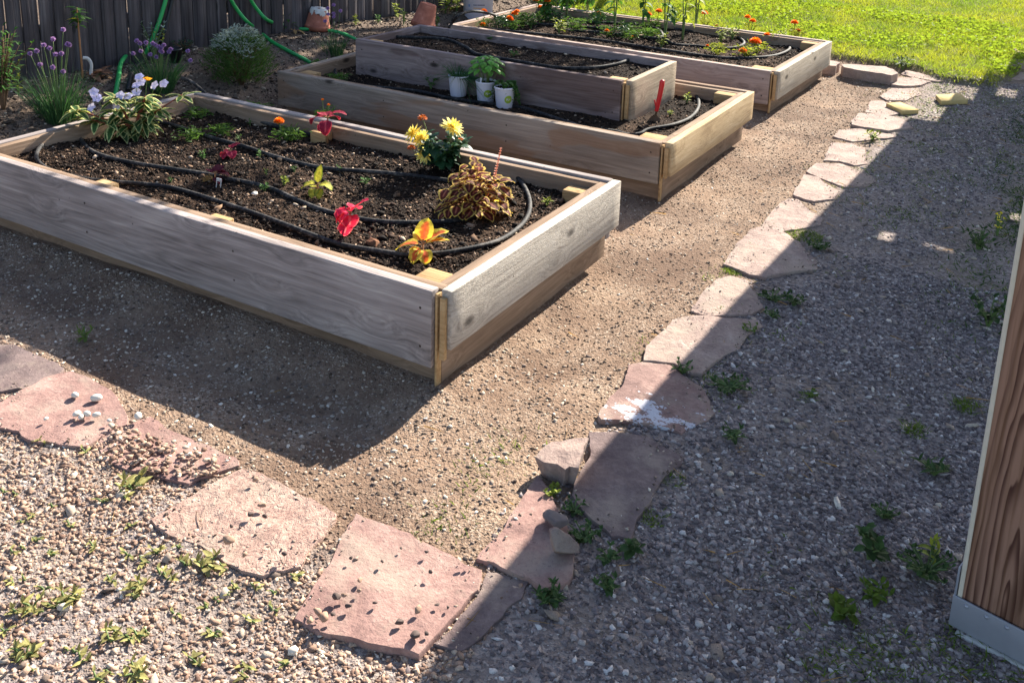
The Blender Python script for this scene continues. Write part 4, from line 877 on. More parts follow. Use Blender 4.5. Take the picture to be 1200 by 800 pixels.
def mound_plant(t, n, rx, hz, L, W, lm, droop, seed, ruffle=.06, el0=.35):
    R = random.Random(seed); random.seed(seed); lf = MB(); st = MB()
    for i in range(n):
        f = (i+.5)/n; a = i*2.39996; ph = math.acos(1-f); rr = R.uniform(.72, 1.05)*(1+.18*math.sin(a*3+1))
        q = Vector((rx*rr*math.sin(ph)*math.cos(a), rx*rr*math.sin(ph)*math.sin(a), .02+hz*rr*math.cos(ph)))
        if i % 4 == 0: st.tube(spline([(0, 0, -.01), (q.x*.3, q.y*.3, q.z*.6), q], 4), .003, .0015, 5)
        sc = R.uniform(.7, 1.15); b = a+R.uniform(-.6, .6); lf.leaf(q-rd(b, 0)*L*.35, rd(b, el0*(1.6-ph)+R.uniform(-.3, .3)), L*sc, W*sc, droop*R.uniform(.7, 1.3), .1, 6, 0, R.random(), .68, ruffle=ruffle)
    st.build('stem', S_tan, t, None, True); lf.build('foliage', lm, t, None, True)
p = ats(556, 248, 'b1'); t = thing('coleus', 'bushy maroon coleus with yellow leaf edges and a tall flower spike', 'foliage plant', p); mound_plant(t, 120, .125, .15, .056, .05, C_mix, .9, 9)
dx, dy, dz = heads_uv(p, [(577, 218)])[0]; ex, ey, ez = heads_uv(p, [(587, 174)])[0]
m = MB(); m.tube(spline([(dx*.4, dy*.4, .03), (dx, dy, dz), (ex, ey, ez)], 5), .003, .0015, 6)
for k in range(16):
    f = k/15; q = Vector((dx, dy, dz)).lerp(Vector((ex, ey, ez)), f)
    for j in range(6): m.leaf(q, rd(j*PI/3+k*.5, .4), .009*(1.1-.5*f), .006, .4, .2, 2, 0, .5)
m.build('flower_spike', leafmat('spike_bract', (206, 142, 120), trans=.35), t)
m = MB(); m.leaf((0, 0, 0), (.7, -.5, .35), .05, .045, .6, .2, 6, 0, .8, .8); dx, dy, dz = heads_uv(p, [(582, 234)])[0]; m.build('bright_leaf', leafmat('golden_leaf', (236, 196, 50), (250, 216, 60), trans=.5), t, (dx, dy, dz), True)
p = ats(517, 198, 'b1'); t = leafy('dahlia', 'pale yellow dahlia with dark green leaves and withered blooms', 'flowering plant', p, .15, .12, 20, 7, .072, .052, L_dark, S_green, 1.2, .4, seed=14, fold=.15)
RG = [(16, -.1, 1), (15, .3, .95), (12, .75, .8), (8, 1.15, .55)]
for u, v, nv, r in [(530, 149, (.45, .1, .9), .056), (484, 157, (-.7, -.35, .6), .052), (494, 163, (-.2, -.7, .6), .046)]:
    a, b, c = heads_uv(p, [(u, v)])[0]; daisy_head(t, (a, b, c), nv, r, RG, P_yellow); m = MB(); m.tube(spline([(a*.2, b*.2, .05), (a*.8, b*.8, c*.7), (a, b, c)]), .003, .0022, 6); m.build('stem', S_green, t)
a, b, c = heads_uv(p, [(506, 178)])[0]; daisy_head(t, (a, b-.05, c), (.1, -.8, -.1), .042, [(9, .2, 1), (7, .7, .9)], P_yellow, .3, droop=-.2)
for u, v, r in [(495, 139, .022), (482, 174, .018), (540, 165, .016)]:
    a, b, c = heads_uv(p, [(u, v)])[0]; f = pom(t, (a, b, c), r, P_rust, 26, 'withered_flower'); m = MB(); m.tube(spline([(a*.3, b*.3, .05), (a*.8, b*.8, c*.8), (a, b, c)]), .002, .0015, 5); m.build('stem', S_green, t)
rock('soil_clod', 'brown clod of dried soil between the pink and flame coloured coleus', ats(437, 287, 'b1'), .024, (1.3, .9, .75), plain('dry_soil_clod', (112, 80, 62), .95, .1, .3, 60, .6), 17, 'clod', amp=.6)
rock('garden_stone', 'pale flat stone near the right board of the nearest bed', ats(676, 235, 'b1'), .018, (1.4, 1, .5), plain('pale_stone', (150, 140, 128), .9, .2, .2, 40, .3), 23, 'stone')
rock('garden_stone', 'whitish stone lying on the soil left of the yellow-green coleus', ats(298, 228, 'b1'), .016, (1.2, .9, .5), WP, 29, 'stone')
SEED = [(238, 188, 'b1', .04, 'pale green seedling left of the little dusty red coleus', L_green, .03), (333, 217, 'b1', .03, 'small green seedling in front of the yellow-green coleus', L_lime, .03), (312, 205, 'b1', .025, 'tiny lime seedling between the two middle hose lines', L_lime, .022), (310, 224, 'b1', .03, 'two-leafed seedling beside the whitish stone', L_green, .03), (304, 186, 'b1', .035, 'thin seedling beside the hose below the single marigold', L_green, .028), (293, 147, 'b1', .03, 'round-leafed seedling left of the single marigold', L_green, .022), (280, 165, 'b1', .03, 'spindly seedling in front of the round-leafed one', L_feather, .028), (398, 202, 'b1', .03, 'seedling touching the hose right behind the yellow-green coleus', L_green, .025), (428, 216, 'b1', .022, 'single upright leaf between the pink coleus and the dahlia', L_green, .03), (470, 181, 'b1', .03, 'lime seedlings left of the dahlia foliage', L_lime, .04), (641, 240, 'b1', .025, 'lime yellow seedling right of the hose loop', L_lime, .035), (680, 218, 'b1', .03, 'silvery rosette seedling by the back right corner', L_silver, .032), (242, 128, 'b1', .03, 'pale seedling near the back left corner', L_green, .022), (600, 205, 'b1', .022, 'seedling inside the hose bend behind the flower spike', L_green, .026), (200, 214, 'b1', .02, 'seedling in front of the impatiens beside the front hose', L_green, .024), (345, 202, 'b1', .025, 'wiry seedling by the middle hose line', L_feather, .026),
        (805, 121, 'b2', .05, 'bright green seedling leaning over the sunlit hose bend', L_lime, .045), (785, 136, 'b2', .025, 'lime green rosette beside the red trowel', L_lime, .03), (505, 104, 'b2', .06, 'leafy seedling in front of the chive pot', L_green, .06), (576, 49, 'bu', .03, 'low leafy seedling behind the pots in the small upper bed', L_green, .05), (602, 66, 'bu', .025, 'small leafy seedling by the front board of the upper bed', L_green, .045), (512, 30, 'bu', .06, 'leafy seedling at the foot of the leaning terracotta pot', L_green, .05)]
for i, (u, v, key, h, lab, mt, L) in enumerate(SEED):
    leafy('seedling', lab, 'seedling', ats(u, v, key), h, L*.5, 2 if L < .03 else 4, 2, L*.8, L*.42, mt, S_green, .6, .5, True, seed=50+i)
for i, (u, v, key, lab, hw) in enumerate([(222, 165, 'b1', 'feathery green clump behind the impatiens to its right', (.06, .06)), (232, 139, 'b1', 'feathery green clump by the back left corner of the nearest bed', (.05, .06)), (258, 158, 'b1', 'feathery clump with a tiny yellow bud in the shaded bed', (.05, .05)), (298, 133, 'b1', 'feathery clump against the back board behind the marigold', (.055, .06)), (397, 98, 'b2', 'feathery seedling inside the left hose bend of the middle bed', (.06, .06)), (374, 80, 'b2', 'feathery seedling at the left end of the middle bed', (.05, .05))]):
    marigold(lab, ats(u, v, key), [], hw, seed=80+i, nfol=90).name = 'feathery_plant'

# middle bed: herb pots, trowel -------------------------------------
WPOT = plain('white_pot_plastic', (214, 210, 222), .4, .45, .03, 20); PEAT = plain('peat', (40, 30, 26), .95, .1, .4, 120, .8); LABEL = plain('lime_label', (150, 172, 52), .5, .3, .05)
def textmesh(s, size, bold=0.0):
    cu = bpy.data.curves.new('lettering', 'FONT'); cu.body = s; cu.size = size; cu.align_x = 'CENTER'; cu.align_y = 'CENTER'; cu.offset = bold
    ob = bpy.data.objects.new('lettering', cu); COL.objects.link(ob); dg = bpy.context.evaluated_depsgraph_get(); me = bpy.data.meshes.new_from_object(ob.evaluated_get(dg)); bpy.data.objects.remove(ob); bpy.data.curves.remove(cu); return me
def herb_pot(label, p, facing, logo=None, r=.056, h=.116):
    t = thing('herb_pot', label, 'flower pot', p, facing, 'white herb pots'); m = MB()
    m.lathe([(.0005, 0), (r*.76, 0), (r*.78, .004), (r*.97, h*.9), (r*.975, h*.905), (r*1.02, h*.91), (r*1.02, h), (r*.99, h+.001), (r*.95, h*.99), (r*.93, h*.88), (.0005, h*.87)], 36)
    body = m.build('pot', WPOT, t, None, True); m = MB()
    k = 40; a = rng.uniform(0, 6.28, k); q = r*.9*np.sqrt(rng.random(k)); m.grains(np.stack([q*np.cos(a), q*np.sin(a), np.full(k, h*.9)], 1), np.full(k, .008), 0, None, False); m.build('potting_soil', PEAT, t)
    if logo is not None:
        lr = .0215; zc = h*.47; m = MB(); V = [(0, 0)]+[(lr*math.cos(b), lr*math.sin(b)) for b in np.linspace(0, 2*PI, 33)[:-1]]+[(lr*.5*math.cos(b), lr*.5*math.sin(b)) for b in np.linspace(0, 2*PI, 17)[:-1]]
        def wrap(x, z, e):
            zz = zc+z; R_ = r*(.78+.19*(zz/(h*.9)))+e; an = logo+x/R_; return (R_*math.cos(an), R_*math.sin(an), zz)
        rings = [0, .4, .7, 1.0]; VV = []; FF = []
        for ri in rings:
            for b in range(32): an = 2*PI*b/32; VV.append(wrap(lr*ri*math.cos(an), lr*ri*math.sin(an), .0008))
        for i in range(3):
            for b in range(32): FF.append((i*32+b, i*32+(b+1) % 32, (i+1)*32+(b+1) % 32, (i+1)*32+b))
        m.add(VV, FF); lb = m.build('sticker', LABEL, t, None, True)
        me = textmesh('PL+', .0155, .0004)
        for v in me.vertices: v.co = wrap(v.co.x, v.co.y, .0014)
        me.materials.append(WPOT); o = bpy.data.objects.new('lettering', me); COL.objects.link(o); o.parent = lb
    return t
def face(p): return math.atan2(CP.y-p.y, CP.x-p.x)
pA = ats(537, 112, 'b2'); tA = herb_pot('left white herb pot with chives spilling over its rim', pA, 0)
m = MB(); R_ = np.random.default_rng(3); k = 150; a = R_.uniform(0, 6.28, k); r_ = .035*np.sqrt(R_.random(k)); D = np.stack([np.cos(a)*.5+.25, np.sin(a)*.5, R_.uniform(.5, 1.1, k)], 1)
m.blades(np.stack([r_*np.cos(a), r_*np.sin(a), np.full(k, .1)], 1), D, R_.uniform(.09, .17, k), .0032, R_.uniform(.3, 1.3, k), seg=5)
k = 60; a = R_.uniform(-1.0, .6, k); m.blades(np.stack([.045*np.cos(a), .045*np.sin(a), np.full(k, .108)], 1), np.stack([np.cos(a), np.sin(a), np.full(k, .25)], 1), R_.uniform(.1, .18, k), .003, R_.uniform(1.3, 1.9, k), seg=5)
k = 14; a = R_.uniform(-2.6, -1.2, k); m.blades(np.stack([.05*np.cos(a), .05*np.sin(a), np.full(k, .11)], 1), np.stack([np.cos(a)*.25, np.sin(a)*.25, np.full(k, .15)], 1), R_.uniform(.09, .13, k), .0026, R_.uniform(1.1, 1.4, k), seg=5)
m.build('foliage', L_chive, tA)
pB = ats(569, 119, 'b2'); tB = herb_pot('middle white herb pot holding a full basil plant', pB, face(pB), .22)
random.seed(31); m = MB(); st = MB()
for i in range(46):
    a = i*2.4; rr = .074*math.sqrt((i % 23)/23); z = .165+.085*math.sqrt(max(0, 1-(rr/.09)**2))-.035*(i > 23); q = Vector((rr*math.cos(a), rr*math.sin(a), z)); m.leaf(q, rd(a, .5-rr*6), random.uniform(.04, .06), random.uniform(.032, .042), 1.3, -.25, 6, 0, None, .75)
    if i % 3 == 0: st.tube([(rr*.3*math.cos(a), rr*.3*math.sin(a), .09), q], .0018, .0014, 5)
m.build('foliage', L_basil, tB, None, True); st.build('stem', S_green, tB)
m = MB(); m.box(-.006, .006, -.001, .001, 0, .045, 0, .0005); q = m.build('plant_label', WPOT, tB, (.035, -.03, .095)); q.rotation_euler = (0, .1, .8)
pC = ats(591, 126, 'b2'); tC = herb_pot('right white herb pot with oregano trailing over its side', pC, face(pC), .42)
m = MB(); st = MB(); random.seed(33)
for i in range(24):
    a = 1.9+random.uniform(-1.0, 1.0) if i >= 12 else random.uniform(0, 6.28); sp = random.uniform(.02, .075); e = Vector((math.cos(a)*sp, math.sin(a)*sp, random.uniform(.1, .19)-sp*.9)) if i < 12 else Vector((math.cos(a)*random.uniform(.05, .085), math.sin(a)*random.uniform(.05, .085), random.uniform(-.0, .1)))
    path = spline([(math.cos(a)*.02, math.sin(a)*.02, .09), (math.cos(a)*.045, math.sin(a)*.045, .135), e], 8); st.tube(path, .0013, .001, 4)
    for q in path[6:]:
        for j in range(2): b = random.uniform(0, 6.28); m.leaf(q, rd(b, random.uniform(-.2, .7)), random.uniform(.014, .024), random.uniform(.01, .015), .7, .15, 3, 0, None, .8)
m.build('foliage', L_green, tC); st.build('stem', S_green, tC)

RED = plain('red_tool_plastic', (196, 22, 34), .35, .5, .06, 30)
p = ats(766, 143, 'b2'); t = thing('trowel', 'garden trowel with a bright red handle stuck upright in the sunlit soil', 'trowel', p)
hp = heads_uv(p, [(769, 130), (771, 122), (774, 108), (776, 97), (775.5, 93.5)]); random.seed(3); nrm_ = Vector((CP.x-p.x, CP.y-p.y, 0)).normalized()
def inplane(uv):
    out = []
    for u, v in uv:
        d = at(u, v, 0)-CP; out.append(CP+d*((p-CP).dot(nrm_)/d.dot(nrm_))-p)
    return out
hp = spline(inplane([(769.2, 130.5), (771, 122), (774, 108), (775.8, 98), (775.6, 93.5)]), 6); rad = [.0075, .010, .0125, .0135, .0135, .013, .010]
m = MB(); V = []; F = []; n_ = 12
for i, q in enumerate(hp):
    f = i/(len(hp)-1); r_ = float(np.interp(f, [0, .15, .4, .75, .92, .97, 1], [.0085, .009, .0105, .0115, .0105, .007, .001])); d = (hp[min(i+1, len(hp)-1)]-hp[max(0, i-1)]).normalized(); s_ = d.cross(nrm_).normalized(); b_ = d.cross(s_)
    for k in range(n_): a = 2*PI*k/n_; V.append((q+s_*r_*1.15*math.cos(a)+b_*r_*math.sin(a))[:])
for i in range(len(hp)-1):
    for k in range(n_): F.append((i*n_+k, i*n_+(k+1) % n_, (i+1)*n_+(k+1) % n_, (i+1)*n_+k))
F.append(tuple(range(n_-1, -1, -1))); m.add(V, F); gp = inplane([(769.8, 127.5), (768.3, 123.5), (767.4, 119.5), (767.2, 117)]); m.tube(spline(gp, 4), .0042, .003, 8); m.build('handle', RED, t, None, True)
m = MB(); bl = inplane([(769.2, 131), (768.6, 134), (767.6, 138), (766, 143), (764, 151)]); side = nrm_.cross(Vector((0, 0, 1)))
V = []; F = []
for i, (q, wd) in enumerate(zip(bl, (.005, .007, .026, .034, .030))):
    for c_ in (-1, -.5, 0, .5, 1):
        for e in (0, .0016): V.append((q+side*wd*c_+nrm_*(.012*(c_*c_)-.006+e))[:])
for i in range(len(bl)-1):
    for c_ in range(4):
        a = i*10+c_*2; F += [(a, a+2, a+12, a+10), (a+1, a+11, a+13, a+3)]
    a = i*10; F += [(a, a+10, a+11, a+1), (a+8, a+9, a+19, a+18)]
m.add(V, F); m.build('blade', plain('soiled_steel', (110, 88, 70), .7, .3, .4, 60, .4), t, None, True)

# terracotta pots, bucket -------------------------------------------
TC = NT('terracotta'); v = TC.obj(); f = TC.noise(v, 22, 5, .6); cr = TC.maprange(TC.math('ADD', TC.sepz(v) if hasattr(NT, 'sepz') else f, TC.math('MULTIPLY', TC.noise(v, 60, 4, .7), .02)), .1, .12) if False else None
TC.col(TC.ramp(f, [(.3, lin((132, 78, 62))), (.6, lin((168, 102, 82))), (.75, lin((186, 132, 112)))])); TC.rough(.85); TC.spec(.2); TC.nrm(TC.bump(f, .2, .004))
CRUST = plain('lime_crust', (202, 196, 190), .95, .1, .2, 60, .6)
def terracotta(label, p, r, h, tilt, crust):
    t = thing('terracotta_pot', label, 'flower pot', p); t.rotation_euler = tilt; m = MB()
    m.lathe([(r*.9, .004), (r*1.0, 0), (r*1.0, h*.2), (r*.985, h*.215), (r*.93, h*.22), (r*.66, h*.985), (r*.63, h), (r*.14, h), (r*.12, h*.985)], 40); m.lathe([(r*.9, .004), (r*.86, h*.2), (r*.6, h*.93), (r*.12, h*.94)], 40)
    m.build('body', TC.m, t, None, True)
    if crust:
        m = MB(); m.lathe([(r*.735, h*.80), (r*.725, h*.83), (r*.67, h*.99), (r*.635, h+.004), (r*.15, h+.004)], 40)
        for V in m.V: V += rng.normal(0, .0012, V.shape)
        V = m.V[0]; V[:40, 2] += .012*np.sin(np.arange(40)*.9)+.006*np.sin(np.arange(40)*2.3)
        m.build('lime_crust', CRUST, t, None, True)
    return t
terracotta('upside-down terracotta pot with a white crusted top on the mound by the fence', atg(371, 33)+Vector((0.03, -.03, .002)), .092, .145, (.05, .14, .6), True)
terracotta('upside-down terracotta pot leaning on the far left corner of the small upper bed', at(495, 32, .375), .082, .16, (-.12, .22, .2), False)
p = atg(560, 21); t = thing('bucket', 'white plastic bucket with faint grey and orange print beyond the far bed', 'bucket', p, face(p)+PI/2)
m = MB(); m.lathe([(.0005, 0), (.112, 0), (.116, .005), (.132, .30), (.138, .301), (.138, .315), (.133, .316), (.138, .332), (.138, .36), (.134, .362), (.128, .355), (.113, .01), (.0005, .009)], 48); m.build('body', WPOT, t, None, True)
INK = plain('grey_print', (92, 92, 104), .5, .3); INK2 = plain('orange_print', (226, 160, 70), .5, .3)
def print_row(z, x0, x1, hgt, mat, name, seed):
    m = MB(); R2 = random.Random(seed); x = x0
    while x < x1:
        wv = R2.uniform(.0035, .0065)
        r_ = .116+.016*(z/.3)+.0008; V = []
        for zz in (z, z+hgt):
            for k in range(3): a = -PI/2+(x+wv*k/2)/r_; V.append((r_*math.cos(a), r_*math.sin(a), zz))
        m.add(V, [(0, 1, 4, 3), (1, 2, 5, 4)]); x += wv+(R2.uniform(.0012, .002) if R2.random() > .18 else .005)
    m.build(name, mat, t)
print_row(.118, -.04, .052, .009, INK, 'lettering', 1); print_row(.094, -.038, .04, .007, INK2, 'lettering', 2); print_row(.105, -.085, -.07, .02, plain('blue_print', (120, 150, 190), .5, .3), 'emblem', 3)
m = MB(); m.tube(spline([(.138, 0, .31), (.12, -.1, .24), (0, -.152, .2), (-.12, -.1, .24), (-.138, 0, .31)], 8), .0022, None, 6); m.build('handle', ZN, t)

# plants on the mound by the fence ----------------------------------
p = atg(70, 141); chives('tall clump of chives with purple flower heads behind the left board of the nearest bed', p, .34, .2, 260, heads_uv(p, [(35, 63), (43, 60), (51, 53), (62, 46), (58, 57), (65, 64), (72, 63), (74, 35), (81, 53), (47, 76), (62, 79), (74, 84), (79, 52)]), 4)
p = atg(187, 106); chives('clump of chives with many pink-purple flower heads behind the impatiens', p, .27, .2, 240, heads_uv(p, [(160, 48), (164, 51), (156, 63), (165, 60), (171, 50), (179, 51), (182, 53), (186, 55), (189, 57), (192, 53), (200, 58), (198, 61), (176, 64), (183, 67), (190, 61), (220, 60), (223, 71), (188, 60)]), 6)
p = atg(392, 66); chives('small clump of chives with a few purple heads against the sunny fence', p, .2, .14, 90, heads_uv(p, [(385, 17), (391, 16), (391, 20), (381, 25), (399, 13), (391, 6), (384, 10)]), 8)
p = atg(283, 99); t = thing('lavender_bush', 'round silvery-topped bush with fine green leaves in front of the fence', 'bush', p); R_ = np.random.default_rng(12)
m = MB(); n = 3800; a = R_.uniform(0, 6.28, n); r_ = R_.random(n)**.5; hgt = R_.uniform(.05, 1, n)**.8; rad = .165*np.sin(np.clip(hgt, .26, .95)**.75*PI*.86)*(1+.13*np.sin(3*a+1)+.1*np.sin(5*a))+.02+R_.normal(0, .012, n)
P_ = np.stack([rad*r_*np.cos(a), rad*r_*np.sin(a), hgt*.29], 1); m.blades(P_, np.stack([np.cos(a)*.5+R_.normal(0, .3, n), np.sin(a)*.5+R_.normal(0, .3, n), R_.uniform(.3, 1.2, n)], 1), R_.uniform(.025, .055, n), R_.uniform(.003, .0055, n), .3, seg=2); m.build('foliage', L_feather, t)
m = MB(); n = 1300; a = R_.uniform(0, 6.28, n); r_ = .15*R_.random(n)**.5; P_ = np.stack([r_*np.cos(a)-.01, r_*np.sin(a), .17+.15*np.sqrt(np.clip(1-(r_/.165)**2, 0, 1))*R_.uniform(.75, 1.1, n)+R_.normal(0, .012, n)+.02*np.sin(a*3)], 1)
m.blades(P_, np.stack([np.cos(a)*.5+R_.normal(0, .5, n), np.sin(a)*.5+R_.normal(0, .5, n), R_.uniform(.0, 1, n)], 1), R_.uniform(.018, .03, n), R_.uniform(.005, .008, n), .3, seg=2); m.build('silver_tips', L_silver, t)
m = MB()
for k in range(16): a = k*2.4; m.tube([(0, 0, -.02), (.05*math.cos(a), .05*math.sin(a), .1), (.11*math.cos(a), .11*math.sin(a), .24)], .005, .002, 5)
m.build('stem', S_brown, t)
p = atg(97, 92); dx, dy, dz = heads_uv(p, [(91, 22)])[0]; t = thing('sapling', 'thin bare-stemmed sapling with a tuft of leaves against the fence', 'sapling', p); m = MB(); pth = spline([(0, 0, -.02), (dx*.3, dy*.3, dz*.5), (dx, dy, dz), (dx, dy, dz+.06)], 8); m.tube(pth, .006, .003, 7); m.build('stem', S_tan, t)
m = MB(); random.seed(41)
for i in range(34): m.leaf(pth[-1]-Vector((0, 0, random.uniform(0, .1))), rd(i*2.4, random.uniform(-.2, .9)), random.uniform(.05, .085), random.uniform(.014, .02), random.uniform(.4, 1.1), .15, 5, 0, None, .8)
m.build('foliage', L_green, t); m = MB(); m.leaf((dx, dy, dz), Vector((-.7, -.5, .1)), .07, .02, .5, .2, 5, 0, .9); m.build('yellow_leaf', leafmat('yellowed_leaf', (214, 206, 60), trans=.5), t)
p = atg(4, 128); t = leafy('shrub', 'loose green shrub by the fence at the upper left corner of the photo', 'shrub', p, .4, .17, 20, 16, .055, .016, L_green, S_brown, .7, .5, seed=61)
p = atg(22, 112); leafy('seedling', 'yellow-tipped sprig in front of the loose shrub at the left', 'seedling', p, .18, .04, 3, 7, .04, .016, L_lime, S_green, .6, .6, seed=62)
p = atg(181, 74); leafy('weed', 'grey-green weed with yellow buds climbing beside the green hose on the fence', 'weed', p, .26, .1, 7, 6, .05, .016, L_silver, S_green, .6, .6, seed=63)
p = atg(190, 72); leafy('weed', 'yellow flowering sprig next to the hose at the fence', 'weed', p, .2, .04, 3, 3, .03, .014, leafmat('yellow_bud', (226, 214, 60), trans=.4), S_green, .4, .7, seed=64)
p = atg(217, 63); leafy('shrub', 'small dark shrub at the foot of the fence', 'shrub', p, .08, .07, 10, 6, .035, .018, L_dark, S_brown, .7, .4, seed=65)
p = atg(206, 73); t = tag(MB.__new__(MB) and None or thing('nursery_pot', 'small black nursery pot beside the dark shrub', 'flower pot', p), 'small black nursery pot beside the dark shrub', 'flower pot'); m = MB(); m.lathe([(.0005, 0), (.03, 0), (.04, .075), (.043, .076), (.043, .085), (.038, .085), (.03, .01), (.0005, .01)], 24); m.build('body', plain('black_plastic', (28, 28, 32), .4, .5), t, None, True); m = MB(); m.lathe([(.0005, .072), (.038, .07)], 20); m.build('potting_soil', PEAT, t)
p = atg(337, 37); leafy('weed', 'pale broad-leaved weed left of the crusted terracotta pot', 'weed', p, .14, .03, 2, 7, .09, .026, L_green, S_green, .8, .5, seed=66); p = atg(345, 39); big_leaves('dry_weed', 'dried curled leaves at the foot of the broad-leaved weed', 'dead leaves', p, [(200, 10, .02, .07, .025, 1), (20, 5, .02, .08, .02, 1), (-40, 10, .02, .06, .02, .8)], L_dry, .03)
for i, (u, v, h, L, lab, mt) in enumerate([(416, 29, .07, .04, 'small bright sprout at the sunny fence foot right of the chives', L_lime), (443, 27, .06, .035, 'sprout halfway between chives and leaning pot at the fence', L_green), (464, 22, .1, .06, 'bright green weed under the sunny pickets', L_lime), (449, 17, .12, .05, 'upright sprout against the sunny pickets', L_lime), (473, 30, .14, .03, 'tall grassy stalk left of the leaning terracotta pot', L_moss), (522, 16, .12, .08, 'broad bright leaves at the fence behind the leaning pot', L_lime), (535, 14, .14, .09, 'white-green weed between the fence and the bucket', L_lime), (508, 24, .1, .05, 'leafy weed touching the right of the leaning pot', L_green)]):
    leafy('weed', lab, 'weed', atg(u, v), h, L*.6, 4, 4, L, L*.45, mt, S_green, .7, .5, seed=70+i)
p = atg(106, 92); t = thing('dried_stalk', 'bleached curved stalk with crumpled brown leaves by the fence', 'dead plant', p); m = MB(); q = heads_uv(p, [(97, 68), (103, 69), (107, 76), (106, 90)]); random.seed(5); m.tube(spline([Vector(x) for x in q], 8), .010, .008, 9); m.build('stalk', plain('bleached_stalk', (196, 192, 188), .8, .2, .15, 40), t, None, True)
m = MB(); random.seed(44)
for i in range(9): m.leaf((random.uniform(0, .05), random.uniform(-.02, .03), random.uniform(.0, .03)), rd(random.uniform(-1, 2.6), random.uniform(.1, .8)), random.uniform(.06, .1), random.uniform(.04, .06), random.uniform(.5, 2), .3, 6, 0, None, .8, ruffle=.12)
m.build('dead_leaf', leafmat('crumpled_leaf', (116, 84, 66), trans=.15), t); m = MB(); m.leaf((.04, .02, .012), rd(.6, .05), .1, .04, .3, .2, 5, 0, .8, ruffle=.08); m.build('fallen_leaf', leafmat('tan_fallen_leaf', (206, 164, 116), trans=.2), t, None)

# far bed: marigolds and tall leafy plants --------------------------
MG = [(568, 34, [(567, 14.5, .022), (566, 30, .022)], 'pair of marigold heads at the left end of the far bed, one above the other', 1), (600, 36, [(597, 22, .02), (603, 17, .022), (599, 24, .018), (606, 14, .016)], 'cluster of four orange marigold heads near the bucket', 2), (633, 26, [(628, 1, .02), (641, 2, .024), (633, 9.5, .018)], 'three orange marigold heads at the top edge beside the tall greenery', 3), (712, 44, [(711, 37, .016)], 'single small marigold close to the near board of the far bed', 4), (702, 26, [(701, 17, .022)], 'marigold with a faded brownish head in the far bed', 5), (766, 33, [(760, 18, .022), (772, 14, .022)], 'two red-orange marigold heads side by side in front of the lawn', 6), (740, 47, [(741, 44, .009)], 'tiny orange marigold bud low by the near board', 7), (826, 32, [(826, 16.5, .022)], 'single orange marigold head standing alone against the lawn', 8), (880, 38, [(876, 21, .021), (882, 25.5, .022)], 'two overlapping orange marigold heads at the back of the far bed', 9), (932, 42, [(931, 27.5, .024)], 'marigold at the back right corner against the lawn', 10), (905, 52, [(899, 42.5, .024), (907, 45.5, .026)], 'two large marigold heads right of the biggest one', 11), (888, 63, [(885, 50, .034)], 'largest bright orange marigold head at the right of the far bed', 12), (874, 67, [(870.5, 61, .024)], 'low marigold facing left below the largest one', 13), (840, 64, [(829, 54.5, .01)], 'lime green marigold plant with one small orange bud', 14), (840, 40, [(840, 32, .016)], 'faded rusty marigold behind the small hose loop', 15), (936, 46, [(935, 37, .018)], 'faded marigold at the back right corner below the orange one', 16)]
for u, v, hs, lab, sd in MG:
    p = ats(u, v, 'b3'); random.seed(sd); q = heads_uv(p, [(a, b) for a, b, _ in hs]); hs = [(a, b, c_*1.2) for a, b, c_ in hs]
    fm = P_rust if 'faded' in lab else P_orange
    marigold(lab, p, [(x, y, z, h_[2], fm) for (x, y, z), h_ in zip(q, hs)], (.085, .075), L_lime if u > 800 else L_feather, 'orange marigolds in the far bed', sd, 90)
for i, (u, v, h, mt, lab) in enumerate([(720, 34, .5, L_green, 'tall leafy plant with hanging leaves left of centre in the far bed'), (753, 33, .48, L_green, 'tall thin plant beside the two red-orange marigold heads'), (779, 46, .62, L_green, 'tall plant with the largest hanging leaf in the far bed'), (800, 47, .58, L_lime, 'tall sunlit plant with white-green leaves in the middle of the far bed'), (815, 34, .6, L_lime, 'tall pale-stemmed plant with one bright yellow leaf'), (664, 24, .45, L_green, 'tall green plant at the top edge among dark leaves'), (640, 26, .3, L_green, 'bushy dark green plant behind the three marigold heads'), (688, 18, .42, L_green, 'tall plant at the back of the far bed near the lawn')]):
    leafy('tomato_plant' if i < 5 else 'leafy_plant', lab, 'plant', ats(u, v, 'b3'), h, .06, 2 if i < 5 else 4, 9, .1, .048, mt, S_green, 1.3, .15, True, seed=120+i)
for i, (u, v, hw) in enumerate([(612, 31, (.12, .1)), (650, 28, (.16, .12)), (675, 36, (.1, .1)), (700, 30, (.14, .1)), (735, 40, (.09, .1)), (590, 33, (.1, .09)), (760, 44, (.07, .08))]):
    marigold(('dark bushy marigold foliage without flowers ', )[0]+('behind the cluster by the bucket', 'under the tallest greens of the far bed', 'right of the pale arching plant', 'between the tall plants on the left', 'above the tiny low bud', 'right of the paired heads at far left', 'left of the lime ruffled seedling')[i], ats(u, v, 'b3'), [], hw, L_dark if i % 2 else L_feather, seed=170+i, nfol=220)
for i, (u, v, L, mt, lab) in enumerate([(775, 56, .05, L_lime, 'lime ruffled seedling near the front board of the far bed'), (655, 40, .06, L_lime, 'pale curled plant arching over the soil in the far bed'), (858, 47, .05, L_lime, 'sunlit upright seedling beside the small hose loop'), (790, 30, .05, L_green, 'seedling under the tall plants in the far bed'), (845, 50, .045, L_lime, 'pale green seedling inside the small hose loop'), (585, 35, .05, L_dark, 'dark feathery plant right of the paired marigolds'), (622, 34, .05, L_green, 'leafy seedling in front of the tall greenery'), (730, 46, .05, L_dark, 'dark low plant beside the tiny orange bud'), (915, 50, .05, L_lime, 'lime foliage at the right end of the far bed')]):
    leafy('seedling', lab, 'seedling', ats(u, v, 'b3'), .07+.5*L, L, 6, 4, L, L*.5, mt, S_green, .7, .5, seed=140+i)

